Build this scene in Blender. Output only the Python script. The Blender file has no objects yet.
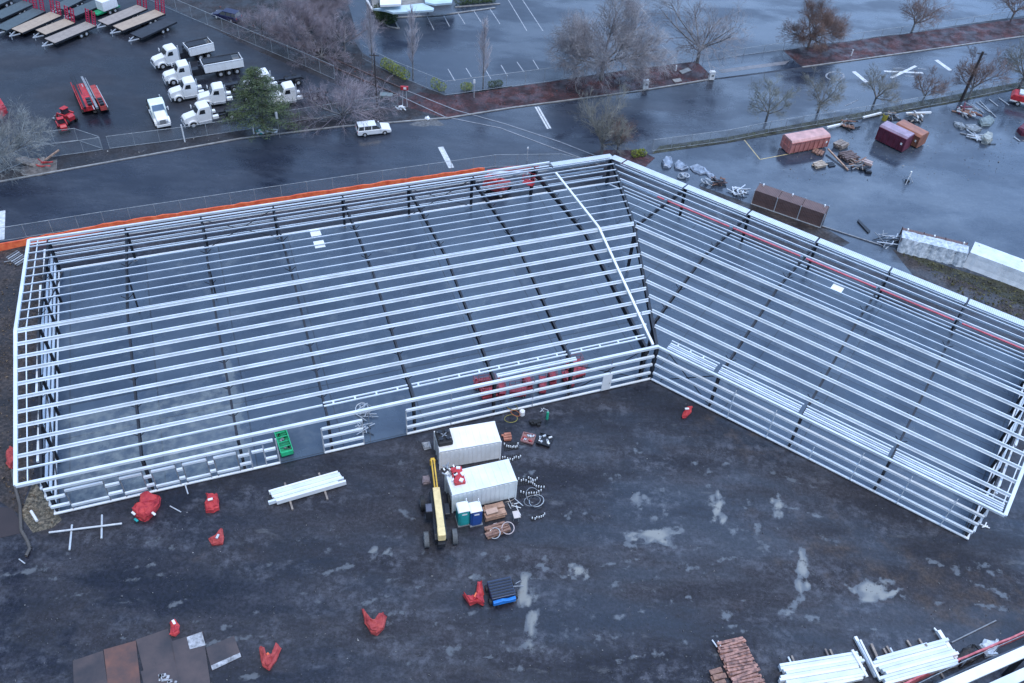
import bpy, bmesh, math, random
from mathutils import Vector, Matrix, noise
R=math.radians; V=Vector
random.seed(7)
sc=bpy.context.scene
COL=sc.collection
# ------------------------------------------------------------------ camera
F,PITCH,ROLL,H=889.955,0.774688,0.0748607,66.718
cam=bpy.data.cameras.new('camera'); co=bpy.data.objects.new('camera',cam); COL.objects.link(co)
c_,s_=math.cos(PITCH),math.sin(PITCH); cr,sr=math.cos(ROLL),math.sin(ROLL)
FW=V((0,c_,-s_)); RT0=V((1,0,0)); UP0=V((0,s_,c_))
RT=RT0*cr+UP0*sr; UPV=UP0*cr-RT0*sr
co.matrix_world=Matrix(((RT.x,UPV.x,-FW.x,0),(RT.y,UPV.y,-FW.y,0),(RT.z,UPV.z,-FW.z,H),(0,0,0,1)))
cam.sensor_width=36; cam.lens=F/1024*36; cam.clip_end=20000; cam.clip_start=0.5
sc.camera=co
def at(u,v,z=0.0):
    "world point at height z seen at pixel u,v of the survey photograph"
    d=FW+RT*((u-512)/F)-UPV*((v-341.5)/F)
    t=(z-H)/d.z
    return V((d.x*t,d.y*t,z))
# ------------------------------------------------------------------ materials
MATS={}
def mat(name,col,rough=.6,metal=0.,var=.12,scale=1.5,spec=.5,bump=0.,col2=None,coat=0.,fine=0.):
    if name in MATS: return MATS[name]
    m=bpy.data.materials.new(name); m.use_nodes=True; nt=m.node_tree; N=nt.nodes; L=nt.links
    b=N['Principled BSDF']; b.inputs['Metallic'].default_value=metal; b.inputs['Roughness'].default_value=rough
    b.inputs['Specular IOR Level'].default_value=spec; b.inputs['Coat Weight'].default_value=coat; b.inputs['Coat Roughness'].default_value=.1
    g=N.new('ShaderNodeNewGeometry'); n=N.new('ShaderNodeTexNoise'); n.inputs['Scale'].default_value=scale; n.inputs['Detail'].default_value=7; n.inputs['Roughness'].default_value=.62
    L.new(g.outputs['Position'],n.inputs['Vector'])
    r=N.new('ShaderNodeValToRGB'); c2=col2 or [c*(1-var*2) for c in col]
    r.color_ramp.elements[0].position=.35; r.color_ramp.elements[1].position=.68
    r.color_ramp.elements[0].color=(*c2,1); r.color_ramp.elements[1].color=(*[min(1,c*(1+var*.6)) for c in col],1)
    L.new(n.outputs['Fac'],r.inputs['Fac']); L.new(r.outputs['Color'],b.inputs['Base Color'])
    if bump:
        n2=N.new('ShaderNodeTexNoise'); n2.inputs['Scale'].default_value=scale*6; n2.inputs['Detail'].default_value=5; L.new(g.outputs['Position'],n2.inputs['Vector'])
        bp=N.new('ShaderNodeBump'); bp.inputs['Strength'].default_value=bump; bp.inputs['Distance'].default_value=.05
        L.new(n2.outputs['Fac'],bp.inputs['Height']); L.new(bp.outputs['Normal'],b.inputs['Normal'])
    MATS[name]=m; return m
def wetmat(name,dry,wet,r0=.12,r1=.75,scale=.12,aniso=(1,1,1),rot=0,bias=.5,speck=.25,pale=None,palecut=.62,attr=False,blotch=.05):
    "tarmac, gravel or concrete with wet and dry patches; pale dust where the wear attribute says so"
    m=bpy.data.materials.new(name); m.use_nodes=True; nt=m.node_tree; N=nt.nodes; L=nt.links; b=N['Principled BSDF']
    g=N.new('ShaderNodeNewGeometry'); mp=N.new('ShaderNodeMapping'); mp.inputs['Rotation'].default_value=(0,0,rot); mp.inputs['Scale'].default_value=aniso
    L.new(g.outputs['Position'],mp.inputs['Vector'])
    def nz(sc_,det=6,vec=None,rg=.6):
        n=N.new('ShaderNodeTexNoise'); n.inputs['Scale'].default_value=sc_; n.inputs['Detail'].default_value=det; n.inputs['Roughness'].default_value=rg
        L.new(vec or mp.outputs[0],n.inputs['Vector']); return n.outputs['Fac']
    def rng(src,a,b_,c=0.,d=1.):
        x=N.new('ShaderNodeMapRange'); x.inputs[1].default_value=a; x.inputs[2].default_value=b_; x.inputs[3].default_value=c; x.inputs[4].default_value=d
        x.interpolation_type='SMOOTHSTEP'; L.new(src,x.inputs[0]); return x.outputs[0]
    def mix(f,a,b_,t='MIX'):
        x=N.new('ShaderNodeMix'); x.data_type='RGBA'; x.blend_type=t
        if isinstance(f,(int,float)): x.inputs[0].default_value=f
        else: L.new(f,x.inputs[0])
        for i,q in ((6,a),(7,b_)):
            if isinstance(q,tuple): x.inputs[i].default_value=(*q,1)
            else: L.new(q,x.inputs[i])
        return x.outputs[2]
    w=rng(nz(scale),bias-.13,bias+.13)
    col=mix(w,wet,dry)
    sp=rng(nz(3.2,8,g.outputs['Position'],.75),.38,.66)
    dk=tuple(1-speck*1.2 for _ in range(3)); lt=tuple(1+speck for _ in range(3))
    col=mix(1.,col,mix(sp,dk,lt),'MULTIPLY')
    bl=rng(nz(blotch*8,4),.45,.62)
    col=mix(1.,col,mix(bl,(.86,.87,.9),(1.12,1.1,1.08)),'MULTIPLY')
    rough=rng(nz(scale*1.3,5),bias-.12,bias+.12,r0,r1)
    if pale:
        p=rng(nz(.35,8,None,.7),palecut,palecut+.14)
        col=mix(p,col,pale)
    if attr:
        a=N.new('ShaderNodeAttribute'); a.attribute_name='wear'; sx=N.new('ShaderNodeSeparateColor'); L.new(a.outputs['Color'],sx.inputs[0])
        def thr(ch,sc2,sof=.22):
            q=N.new('ShaderNodeMath'); q.operation='SUBTRACT'; q2=N.new('ShaderNodeMath'); q2.operation='MULTIPLY_ADD'
            L.new(nz(sc2,7,g.outputs['Position'],.65),q2.inputs[0]); q2.inputs[1].default_value=2.3; q2.inputs[2].default_value=-1.22
            q.operation='ADD'; L.new(sx.outputs[ch],q.inputs[0]); L.new(q2.outputs[0],q.inputs[1])
            return rng(q.outputs[0],.5-sof,.5+sof)
        pd=thr(0,.75,.15); br=thr(2,.5,.4); wt=thr(1,.3,.3)
        sm=rng(nz(.16,10,None,.72),.44,.60); sm2=rng(nz(.9,8,g.outputs['Position'],.8),.44,.66)
        q9=N.new('ShaderNodeMath'); q9.operation='MULTIPLY'; L.new(sm,q9.inputs[0]); L.new(sm2,q9.inputs[1]); col=mix(q9.outputs[0],col,(.078,.080,.098))
        col=mix(br,col,mix(sp,(.028,.019,.016),(.075,.052,.042)))
        pc=rng(sx.outputs[0],.55,.95); col=mix(pd,col,mix(pc,(.10,.105,.115),(.22,.215,.195)))
        x=N.new('ShaderNodeMix'); x.data_type='FLOAT'; L.new(wt,x.inputs[0]); L.new(rough,x.inputs[2]); x.inputs[3].default_value=.16
        x2=N.new('ShaderNodeMix'); x2.data_type='FLOAT'; L.new(pd,x2.inputs[0]); L.new(x.outputs[0],x2.inputs[2]); x2.inputs[3].default_value=.22
        rough=x2.outputs[0]
    L.new(col,b.inputs['Base Color']); L.new(rough,b.inputs['Roughness'])
    bp=N.new('ShaderNodeBump'); bp.inputs['Strength'].default_value=.25; bp.inputs['Distance'].default_value=.03
    L.new(nz(5,6,g.outputs['Position']),bp.inputs['Height']); L.new(bp.outputs['Normal'],b.inputs['Normal'])
    MATS[name]=m; return m
GALV=mat('galvanised_steel',(.70,.75,.80),.42,.0,.09,.5)
GALV2=mat('galvanised_web',(.50,.55,.62),.5,.0,.16,.7)
DARK=mat('dark_primed_steel',(.022,.025,.034),.5,.1,.2,2)
WHITE=mat('white_paint',(.80,.80,.80),.38,0,.05,.6)
CREAM=mat('container_white',(.84,.81,.79),.45,0,.05,.5,col2=(.72,.69,.66))
MINTW=mat('container_pale',(.76,.79,.78),.45,0,.07,.5,col2=(.64,.66,.67))
BLACK=mat('black_rubber',(.015,.015,.017),.7,0,.2,4)
GLASS=mat('dark_glass',(.02,.025,.03),.08,0,.1,1,.8)
BGLASS=mat('windscreen_glass',(.10,.16,.24),.06,0,.1,1,.9)
RED=mat('red_paint',(.55,.035,.04),.45,0,.2,2,col2=(.3,.02,.03))
REDT=mat('red_tarpaulin',(.52,.055,.05),.75,0,.2,1.8,col2=(.34,.02,.035))
PINKR=mat('faded_red_tarpaulin',(.42,.07,.06),.8,0,.2,2.2,col2=(.28,.03,.035))
ORANGE=mat('orange_netting',(.78,.17,.06),.6,0,.2,1.4,col2=(.6,.08,.03))
YEL=mat('yellow_paint',(.75,.45,.05),.4,0,.15,2)
CRYEL=mat('pale_yellow_paint',(.82,.62,.30),.45,0,.1,2)
STEELG=mat('grey_steel',(.28,.29,.31),.5,.2,.2,2)
ALU=mat('bright_steel',(.60,.62,.65),.35,.3,.1,2)
CONC=mat('concrete_kerb',(.30,.29,.28),.6,0,.2,1.2)
WOOD=mat('weathered_wood',(.30,.25,.21),.8,0,.3,2.2,col2=(.16,.13,.12))
WOODL=mat('fresh_timber',(.44,.30,.22),.75,0,.25,3,col2=(.28,.17,.12))
WOODR=mat('brown_timber',(.30,.17,.12),.8,0,.3,3,col2=(.15,.08,.065))
RUST=mat('rusty_steel_plate',(.10,.072,.068),.38,.2,.3,.35,col2=(.05,.045,.05))
RUST2=mat('rust_brown_plate',(.16,.07,.05),.5,.1,.3,.5,col2=(.07,.05,.05))
SALM=mat('salmon_paint',(.55,.22,.19),.5,0,.2,1.2,col2=(.42,.15,.13))
PURP=mat('purple_paint',(.21,.11,.15),.5,0,.2,1,col2=(.15,.07,.11))
PURPD=mat('maroon_paint',(.16,.03,.055),.5,0,.2,1)
ORNG=mat('orange_brown_paint',(.36,.14,.08),.55,0,.25,1,col2=(.24,.10,.07))
TEAL=mat('teal_plastic',(.02,.36,.36),.45,0,.1,2)
BLUEP=mat('blue_plastic',(.02,.08,.30),.45,0,.1,2)
BLUEB=mat('bright_blue_paint',(.02,.22,.68),.45,0,.15,2)
GREEN=mat('green_paint',(.02,.34,.14),.45,0,.25,2.5,col2=(.01,.16,.08))
TARPW=mat('white_plastic_wrap',(.58,.62,.66),.3,0,.3,2.2,bump=1.,col2=(.24,.28,.32))
TARPG=mat('grey_plastic_wrap',(.30,.34,.41),.3,0,.3,1.2,bump=.8,col2=(.12,.15,.20))
TARPB=mat('pale_plastic_wrap',(.66,.70,.74),.32,0,.1,.9,bump=.3)
BARK=mat('lichen_bark',(.21,.20,.20),.85,0,.3,2)
TWIGG=mat('grey_twigs',(.34,.33,.34),.85,0,.3,.5,col2=(.17,.15,.165))
TWIGP=mat('mauve_twigs',(.27,.24,.265),.85,0,.3,.5,col2=(.17,.135,.155))
TWIGB=mat('brown_twigs',(.20,.125,.10),.85,0,.3,.5,col2=(.10,.07,.065))
TWIGO=mat('olive_twigs',(.24,.23,.20),.85,0,.3,.5,col2=(.13,.125,.11))
TWIGW=mat('pale_twigs',(.50,.46,.48),.85,0,.25,.6,col2=(.32,.29,.31))
NEED=mat('conifer_needles',(.10,.135,.055),.8,0,.45,1.1,col2=(.025,.045,.022))
HEDGE=mat('yellow_green_leaves',(.26,.28,.035),.7,0,.4,2,col2=(.08,.12,.02))
SHRUB=mat('green_leaves',(.05,.085,.02),.7,0,.4,2,col2=(.02,.035,.012))
LINEW=mat('road_paint_white',(.62,.62,.62),.6,0,.2,2.5,col2=(.40,.41,.42))
LINEF=mat('worn_road_paint',(.30,.31,.33),.6,0,.3,3,col2=(.08,.085,.1))
LINEY=mat('road_paint_yellow',(.50,.40,.22),.6,0,.2,2.5)
PIPEM=mat('bluish_pipe',(.45,.48,.52),.4,.2,.2,2)
def meshmat(name,col,a):
    m=bpy.data.materials.new(name); m.use_nodes=True; nt=m.node_tree; N=nt.nodes; L=nt.links; b=N['Principled BSDF']
    b.inputs['Base Color'].default_value=(*col,1); b.inputs['Roughness'].default_value=.5
    g=N.new('ShaderNodeNewGeometry'); n=N.new('ShaderNodeTexNoise'); n.inputs['Scale'].default_value=14; L.new(g.outputs['Position'],n.inputs['Vector'])
    x=N.new('ShaderNodeMapRange'); x.inputs[1].default_value=.3; x.inputs[2].default_value=.7; x.inputs[3].default_value=a*.5; x.inputs[4].default_value=a*1.5
    L.new(n.outputs['Fac'],x.inputs[0]); L.new(x.outputs[0],b.inputs['Alpha']); MATS[name]=m; return m
CHAIN=meshmat('chain_link',(.36,.42,.47),.13)
FENM=mat('dull_galvanised',(.40,.43,.46),.5,.2,.2,2)
PLANK=None
def stripemat(name,c1,c2,scale,rot,rough=.6,contrast=.5,dist=0.):
    "colour bands across a surface, for boards or for the light and shade of ribs, laid out in the object's own space"
    m=bpy.data.materials.new(name); m.use_nodes=True; nt=m.node_tree; N=nt.nodes; L=nt.links; b=N['Principled BSDF']; b.inputs['Roughness'].default_value=rough
    tc=N.new('ShaderNodeTexCoord'); mp=N.new('ShaderNodeMapping'); mp.inputs['Rotation'].default_value=rot; L.new(tc.outputs['Object'],mp.inputs['Vector'])
    w=N.new('ShaderNodeTexWave'); w.inputs['Scale'].default_value=scale; w.inputs['Distortion'].default_value=dist; w.inputs['Detail'].default_value=1; L.new(mp.outputs[0],w.inputs['Vector'])
    n=N.new('ShaderNodeTexNoise'); n.inputs['Scale'].default_value=1.3; n.inputs['Detail'].default_value=6; L.new(tc.outputs['Object'],n.inputs['Vector'])
    ad=N.new('ShaderNodeMath'); ad.operation='MULTIPLY_ADD'; L.new(w.outputs['Fac'],ad.inputs[0]); ad.inputs[1].default_value=contrast
    mu=N.new('ShaderNodeMath'); mu.operation='MULTIPLY'; mu.inputs[1].default_value=1-contrast*.5; L.new(n.outputs['Fac'],mu.inputs[0]); L.new(mu.outputs[0],ad.inputs[2])
    r=N.new('ShaderNodeValToRGB'); r.color_ramp.elements[0].position=.25; r.color_ramp.elements[1].position=.85
    r.color_ramp.elements[0].color=(*c2,1); r.color_ramp.elements[1].color=(*c1,1)
    L.new(ad.outputs[0],r.inputs['Fac']); L.new(r.outputs['Color'],b.inputs['Base Color']); MATS[name]=m; return m
DECKW=stripemat('deck_boards',(.36,.30,.26),(.20,.165,.15),3.0,(0,0,0),.75)
DECKT=stripemat('tan_deck_boards',(.44,.34,.25),(.27,.20,.16),3.0,(0,0,0),.75)
DECKG=stripemat('green_grey_deck',(.085,.11,.12),(.05,.065,.075),2.0,(0,0,0),.55)
PANEL=stripemat('rib_shaded_white_sheet',(.58,.62,.66),(.36,.41,.47),1.6,(0,0,R(30)),.45,.5)  # flat sheet; light and shade of its ribs are bands in the colour
BROWNP=stripemat('brown_stack',(.16,.095,.085),(.07,.045,.045),1.6,(0,0,0),.7)
# ------------------------------------------------------------------ mesh building
class MB:
    def __init__(s): s.v=[]; s.f=[]
    def add(s,vs,fs):
        n=len(s.v); s.v+=[V(p) for p in vs]; s.f+=[tuple(i+n for i in f) for f in fs]; return s
    def hexa(s,b,t):
        return s.add(list(b)+list(t),[(3,2,1,0),(4,5,6,7),(0,1,5,4),(1,2,6,5),(2,3,7,6),(3,0,4,7)])
    def box(s,c,sz,rz=0,M=None):
        x,y,z=sz[0]/2,sz[1]/2,sz[2]/2; m=M or Matrix.Rotation(rz,3,'Z'); c=V(c)
        P=[c+m@V(q) for q in ((-x,-y,-z),(x,-y,-z),(x,y,-z),(-x,y,-z),(-x,-y,z),(x,-y,z),(x,y,z),(-x,y,z))]
        return s.hexa(P[:4],P[4:])
    def bx(s,x0,x1,y0,y1,z0,z1): return s.box(((x0+x1)/2,(y0+y1)/2,(z0+z1)/2),(x1-x0,y1-y0,z1-z0))
    def beam(s,a,b,w,h,up=(0,0,1),off=(0,0)):
        a=V(a); b=V(b); d=(b-a).normalized(); u=V(up); r=d.cross(u).normalized(); u=r.cross(d).normalized()
        o=r*off[0]+u*off[1]
        q=[(-w/2,-h/2),(w/2,-h/2),(w/2,h/2),(-w/2,h/2)]
        return s.add([a+o+r*x+u*y for x,y in q]+[b+o+r*x+u*y for x,y in q],[(0,1,2,3),(7,6,5,4),(1,0,4,5),(2,1,5,6),(3,2,6,7),(0,3,7,4)])
    def tube(s,a,b,r0,r1=None,n=8,cap=True):
        a=V(a); b=V(b); r1=r0 if r1 is None else r1; d=(b-a)
        if d.length<1e-6: return s
        d.normalize(); u=V((0,0,1)) if abs(d.z)<.9 else V((1,0,0)); r=d.cross(u).normalized(); u=r.cross(d)
        c=[(math.cos(2*math.pi*i/n),math.sin(2*math.pi*i/n)) for i in range(n)]
        fs=[(i,(i+1)%n,(i+1)%n+n,i+n) for i in range(n)]
        if cap: fs+=[tuple(range(n-1,-1,-1)),tuple(range(n,2*n))]
        return s.add([a+(r*x+u*y)*r0 for x,y in c]+[b+(r*x+u*y)*r1 for x,y in c],fs)
    def prism(s,prof,y0,y1,y0t=None,y1t=None):
        "side profile (x,z), extruded across y"
        n=len(prof); vs=[V((x,y0,z)) for x,z in prof]+[V((x,y1,z)) for x,z in prof]
        return s.add(vs,[tuple(range(n)),tuple(range(2*n-1,n-1,-1))]+[(i+n,(i+1)%n+n,(i+1)%n,i) for i in range(n)])
    def slab(s,pts,z0,z1):
        n=len(pts); 
        return s.add([V((p[0],p[1],z0)) for p in pts]+[V((p[0],p[1],z1)) for p in pts],[tuple(range(n-1,-1,-1)),tuple(range(n,2*n))]+[(i,(i+1)%n,(i+1)%n+n,i+n) for i in range(n)])
    def build(s,name,m,parent=None,loc=None,bevel=0,smooth=False,fixn=True):
        me=bpy.data.meshes.new(name); L=V(loc) if loc is not None else V((0,0,0))
        me.from_pydata([p-L for p in s.v],[],s.f)
        if fixn:
            bm=bmesh.new(); bm.from_mesh(me); bmesh.ops.recalc_face_normals(bm,faces=bm.faces); bm.to_mesh(me); bm.free()
        me.materials.append(m)
        if smooth:
            for p in me.polygons: p.use_smooth=True
        o=bpy.data.objects.new(name,me); COL.objects.link(o)
        if parent: o.parent=parent
        elif loc is not None: o.location=L
        if bevel:
            bv=o.modifiers.new('bevel','BEVEL'); bv.width=bevel; bv.segments=2; bv.limit_method='ANGLE'
        return o
def tag(o,label=None,cat=None,group=None,kind=None):
    if label: o['label']=label
    if cat: o['category']=cat
    if group: o['group']=group
    if kind: o['kind']=kind
    return o
def thing(name,label,cat,loc=(0,0,0),rz=0,group=None):
    o=bpy.data.objects.new(name,None); COL.objects.link(o); o.location=loc; o.rotation_euler=(0,0,rz); o.empty_display_size=.5
    return tag(o,label,cat,group)
def kids(o): return [c for c in bpy.data.objects if c.parent==o]
def dup(root,loc,rz,label,group=None,sub=None,swap=None,scale=None):
    r=root.copy(); COL.objects.link(r); r.location=loc; r.rotation_euler=(0,0,rz); r['label']=label
    if group: r['group']=group
    if scale: r.scale=scale
    def rec(src,dst):
        for ch in kids(src):
            if sub and ch.name.split('.')[0] in sub: continue
            c=ch.copy()
            if swap and c.name.split('.')[0] in swap:
                c.data=c.data.copy(); c.data.materials[0]=swap[c.name.split('.')[0]]
            COL.objects.link(c); c.parent=dst; rec(ch,c)
    rec(root,r); return r
def struct(name,mb,m,loc=None): return tag(mb.build(name,m,None,loc),kind='structure')
def axis(p,q):
    "heading from pixel p to pixel q on the ground"
    a=at(*p); b=at(*q); return math.atan2(b.y-a.y,b.x-a.x)
# ------------------------------------------------------------------ building geometry (two wings)
B=V((14.6254572,64.1759387,0)); D1=V((-.926335,-.376701,0)); N1=V((-.376701,.926335,0)); D2=V((.852192,-.523229,0)); N2=V((.523229,.852192,0))
W1,W2,L1,L2,HE,DR=33.8,27.808,57.15,32.5,4.584,2.14
def L_(s,t,z=0): return B+D1*s+N1*t+V((0,0,z))
def R_(s,t,z=0): return B+D2*s+N2*t+V((0,0,z))
def rz1(t): return HE+DR*min(t,W1-t)/(W1/2)
def rz2(t): return HE+DR*min(t,W2-t)/(W2/2)
def mi1(t): return -9.6657*t/W1     # s of the mitre line in the left wing
def mi2(t): return -21.5077*t/W2    # and in the right wing
# ------------------------------------------------------------------ ground
def noisy(x,y,s=1.,o=0): return noise.noise(V((x*s+o,y*s-o,o*.37)))
stains=[ # px, py, rx, ry(px), angle, amount, channel(0 pale,1 wet,2 brown)
 (872,589,25,12,-.1,1.1,0),(885,582,12,7,0,.8,0),(803,566,11,24,.1,.95,0),(718,508,9,19,-.4,.95,0),(779,506,10,12,0,.9,0),(655,534,30,9,-.05,1.0,0),(640,545,18,12,0,.6,0),(685,552,14,12,.5,.5,0),
 (578,571,13,11,0,.95,0),(545,562,8,9,0,.7,0),(524,585,8,28,0,1.0,0),(531,625,9,34,.1,.85,0),(637,497,9,11,0,.7,0),(665,515,5,6,0,.6,0),(610,482,20,16,0,.45,0),(636,450,6,6,0,.55,0),(470,578,9,4,0,.8,0),
 (470,555,14,6,0,.5,0),(575,515,12,5,0,.45,0),(372,551,6,6,0,.8,0),(389,552,5,6,0,.8,0),(470,640,40,9,.35,.45,0),(390,663,24,5,.4,.5,0),(515,655,14,18,0,.6,0),(505,560,8,10,0,.45,0),(700,468,20,6,-.4,.4,0),
 (790,612,14,8,-.2,.65,0),(788,615,4,3,0,1,0),(818,618,10,5,-.5,.6,0),(770,545,18,18,0,.42,0),(735,530,14,14,0,.4,0),(835,510,20,8,0,.3,0),(648,505,30,20,0,.35,0),(600,600,60,24,.2,.3,0),(430,545,16,10,0,.3,0),
 (90,590,30,10,.3,.3,0),(250,560,60,20,.1,.28,0),(165,545,40,12,0,.35,0),(330,540,40,16,0,.3,0),(60,560,24,10,0,.25,0),(330,600,50,25,0,.2,0),(580,640,40,20,0,.3,0),(700,650,60,20,0,.25,0),
 (20,300,28,60,.1,1.0,2),(6,400,18,60,0,.75,2),(50,520,14,30,0,.35,2),(860,560,120,40,-.3,.35,2),(960,600,80,40,-.3,.5,2),(740,430,60,25,-.4,.35,2),(1000,400,20,60,0,.2,2),(970,575,50,20,-.4,.3,2),
 (15,560,18,36,0,.9,1),(10,610,26,60,0,.5,1),(150,600,130,40,.1,.45,1),(400,600,120,60,0,.3,1),(60,650,60,40,0,.5,1)]
SW=[]
_r=random.Random(12); st2=[]
for q in stains:
    px,py,rx,ry,an,am,ch=q
    if ch==0 and max(rx,ry)<40 and am>.4:
        st2.append((px,py,rx*.62,ry*.62,an,am,0))
        for k in range(7):
            a=_r.uniform(0,6.28); f=_r.uniform(.45,.95); st2.append((px+math.cos(a)*rx*f,py+math.sin(a)*ry*f,rx*_r.uniform(.18,.5)+1,ry*_r.uniform(.15,.42)+1,an+_r.uniform(-.6,.6),am*_r.uniform(.55,1.),0))
    else: st2.append(q)
for k in range(75):   # tyre tracks and scraped streaks
    px=_r.uniform(20,1000); py=_r.uniform(560,680) if px<640 else _r.uniform(470,650); a=.22+_r.uniform(-.12,.12) if px<760 else -.3+_r.uniform(-.3,.3)
    L0=_r.uniform(15,60); am=_r.uniform(.38,.62); st2.append((px,py,L0,_r.uniform(1.6,4),a,am,0))
for k in range(60):
    px=_r.uniform(360,800); py=_r.uniform(440,640); st2.append((px,py,_r.uniform(3,14),_r.uniform(2,7),_r.uniform(-.8,.8),_r.uniform(.3,.6),0))
for px,py,rx,ry,an,am,ch in st2:
    c=at(px,py); ex=at(px+1,py)-c; ey=at(px,py+1)-c
    e1=ex*rx*math.cos(an)-ey*rx*math.sin(an); e2=ey*ry*math.cos(an)+ex*ry*math.sin(an)
    det=e1.x*e2.y-e1.y*e2.x; SW.append((c.x,c.y,e2.y/det,-e2.x/det,-e1.y/det,e1.x/det,am,ch,max(e1.length,e2.length)*2))
def lin(a,b,st):
    n=int((b-a)/st); return [a+i*st for i in range(n+1)]
xs=[-6000,-1500,-500,-200,-110]+lin(-66,66,.33)+[110,200,500,1500,6000]
ys=[-3000,-500,-60,10]+lin(22,80,.33)+lin(82,110,2.)+[130,200,400,1000,4000,9000]
gv=[V((x,y,0)) for y in ys for x in xs]; nx=len(xs)
gf=[(j*nx+i,j*nx+i+1,(j+1)*nx+i+1,(j+1)*nx+i) for j in range(len(ys)-1) for i in range(nx-1)]
gm=bpy.data.meshes.new('ground'); gm.from_pydata(gv,[],gf)
import bisect
ca=gm.color_attributes.new('wear','FLOAT_COLOR','POINT'); buf=[0.,0.,0.,1.]*len(gv)
for cx,cy,a,b,c,d,am,k,rad in SW:
    i0,i1=bisect.bisect_left(xs,cx-rad),bisect.bisect_right(xs,cx+rad); j0,j1=bisect.bisect_left(ys,cy-rad),bisect.bisect_right(ys,cy+rad)
    for jj in range(j0,j1):
        for ii in range(i0,i1):
            dx,dy=xs[ii]-cx,ys[jj]-cy; u=a*dx+b*dy; w=c*dx+d*dy; r=math.sqrt(u*u+w*w)
            if r<1.5:
                q=(jj*nx+ii)*4+k; buf[q]=max(buf[q],am*max(0,min(1,(1.5-r)/1.1)))
ca.data.foreach_set('color',buf)
GROUND=wetmat('yard_gravel',(.026,.024,.031),(.010,.011,.020),.3,.8,.10,(.45,1.3,1),R(-26),.5,.45,(.085,.085,.09),.60,True)
gm.materials.append(GROUND); go=bpy.data.objects.new('ground',gm); COL.objects.link(go); tag(go,kind='structure')
ASPH=wetmat('road_asphalt',(.034,.040,.056),(.018,.023,.038),.09,.4,.07,(1,2.5,1),R(-12),.48,.18,(.07,.075,.085),.72)
ASPH2=wetmat('wet_asphalt',(.062,.078,.102),(.026,.036,.056),.05,.35,.06,(1,1.6,1),R(-20),.5,.14,(.10,.11,.12),.70)  # tone patches also put lighter and darker sky reflections into the colour
ASPHL=wetmat('yard_asphalt',(.028,.030,.039),(.015,.018,.028),.22,.6,.08,(1,1.5,1),0,.5,.2,(.085,.088,.095),.68)
PARK=wetmat('parking_asphalt',(.030,.039,.058),(.018,.025,.042),.12,.45,.05,(1,2,1),R(10),.5,.12,(.06,.065,.075),.75)
MULCH=wetmat('bark_mulch',(.075,.026,.027),(.034,.013,.016),.5,.9,.4,speck=.5)
DIRT=wetmat('brown_dirt',(.055,.042,.038),(.026,.022,.023),.4,.9,.25,speck=.55,pale=(.12,.10,.085),palecut=.6)
VERGE=wetmat('dark_verge',(.034,.029,.032),(.018,.017,.021),.4,.9,.3,speck=.5,pale=(.09,.085,.08),palecut=.62)
GRASSM=wetmat('rough_grass',(.050,.050,.026),(.028,.026,.019),.6,.95,.6,speck=.55,pale=(.10,.11,.03),palecut=.58)
def sheet(name,px,z,m,world=False):
    pts=[V((p.x,p.y,0)) for p in (px if world else [at(*q) for q in px])]
    mb=MB(); mb.add([V((p.x,p.y,z)) for p in pts],[tuple(range(len(pts)))]); 
    o=mb.build(name,m,None,None,fixn=False)
    if o.data.polygons[0].normal.z<0: o.data.flip_normals()
    return tag(o,kind='structure')
# top: car park, rail corridor, left yard
sheet('parking_lot',[(330,-60),(362,52),(392,73),(445,95),(470,93),(545,82),(640,68),(700,61),(782,50),(1150,-2),(1300,-120),(400,-150)],.004,PARK)
sheet('rail_corridor',[(120,-40),(165,4),(255,50),(325,80),(400,108),(445,119),(512,108),(512,86),(445,96),(392,74),(362,53),(300,-50)],.004,VERGE)
sheet('storage_yard',[(-60,170),(27,159),(110,149),(252,129),(340,116),(325,80),(255,50),(165,4),(120,-40),(-120,-60)],.004,ASPHL)
sheet('verge',[(-60,194),(0,182),(100,164),(240,139),(340,127),(445,118.5),(400,108),(330,100),(252,129),(110,149),(27,159),(-60,172)],.008,VERGE)
sheet('road',[(-80,262),(0,246),(105,229),(256,206),(383,186),(495,170),(600,163),(640,155),(727,143),(863,119),(948,104),(1015,90),(1100,77),(1100,22),(1024,37),(850,62),(800,69),(715,80),(640,92),(512,109),(445,118.8),(340,127.5),(240,139.5),(100,164.5),(0,182.5),(-80,197)],.012,ASPH)
sheet('road_shoulder',[(640,155),(727,143),(863,119),(948,104),(1015,90),(1100,77),(1100,66),(1015,78),(948,92),(863,108),(727,130),(640,141)],.016,wetmat('shoulder_asphalt',(.055,.06,.07),(.03,.036,.048),.12,.5,.2,speck=.2))
sheet('mulch_strip',[(395,104),(445,118),(512,107.5),(640,90.5),(714,78.5),(697,61.5),(640,68.5),(545,82.5),(470,93.5),(445,96),(420,92)],.010,MULCH)
sheet('mulch_bed',[(802,67),(850,60.5),(1024,36),(1100,22),(1100,6),(1024,18),(783,50.5)],.010,MULCH)
sheet('pavement',[(714,78.5),(802,67),(783,50.5),(697,61.5)],.008,PARK)
sheet('sidewalk',[(722,73),(785,64.5),(790,60.5),(718,70)],.016,mat('pinkish_concrete',(.15,.13,.13),.4,0,.2,.8))
sheet('wet_yard',[(575,172),(640,155.5),(727,143.5),(863,119.5),(948,104.5),(1015,90.5),(1120,74),(1250,330),(1024,330),(612,165)],.006,ASPH2)
sheet('grass_verge',[(652,154),(727,143),(863,119),(948,104),(1015,90),(1100,77),(1100,70),(1015,83),(948,96),(863,112),(727,137),(660,146)],.020,GRASSM)
sheet('dirt_strip',[(895,249),(930,268),(1010,300),(1100,345),(1100,322),(1024,288),(965,272),(905,252)],.010,GRASSM)
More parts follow.
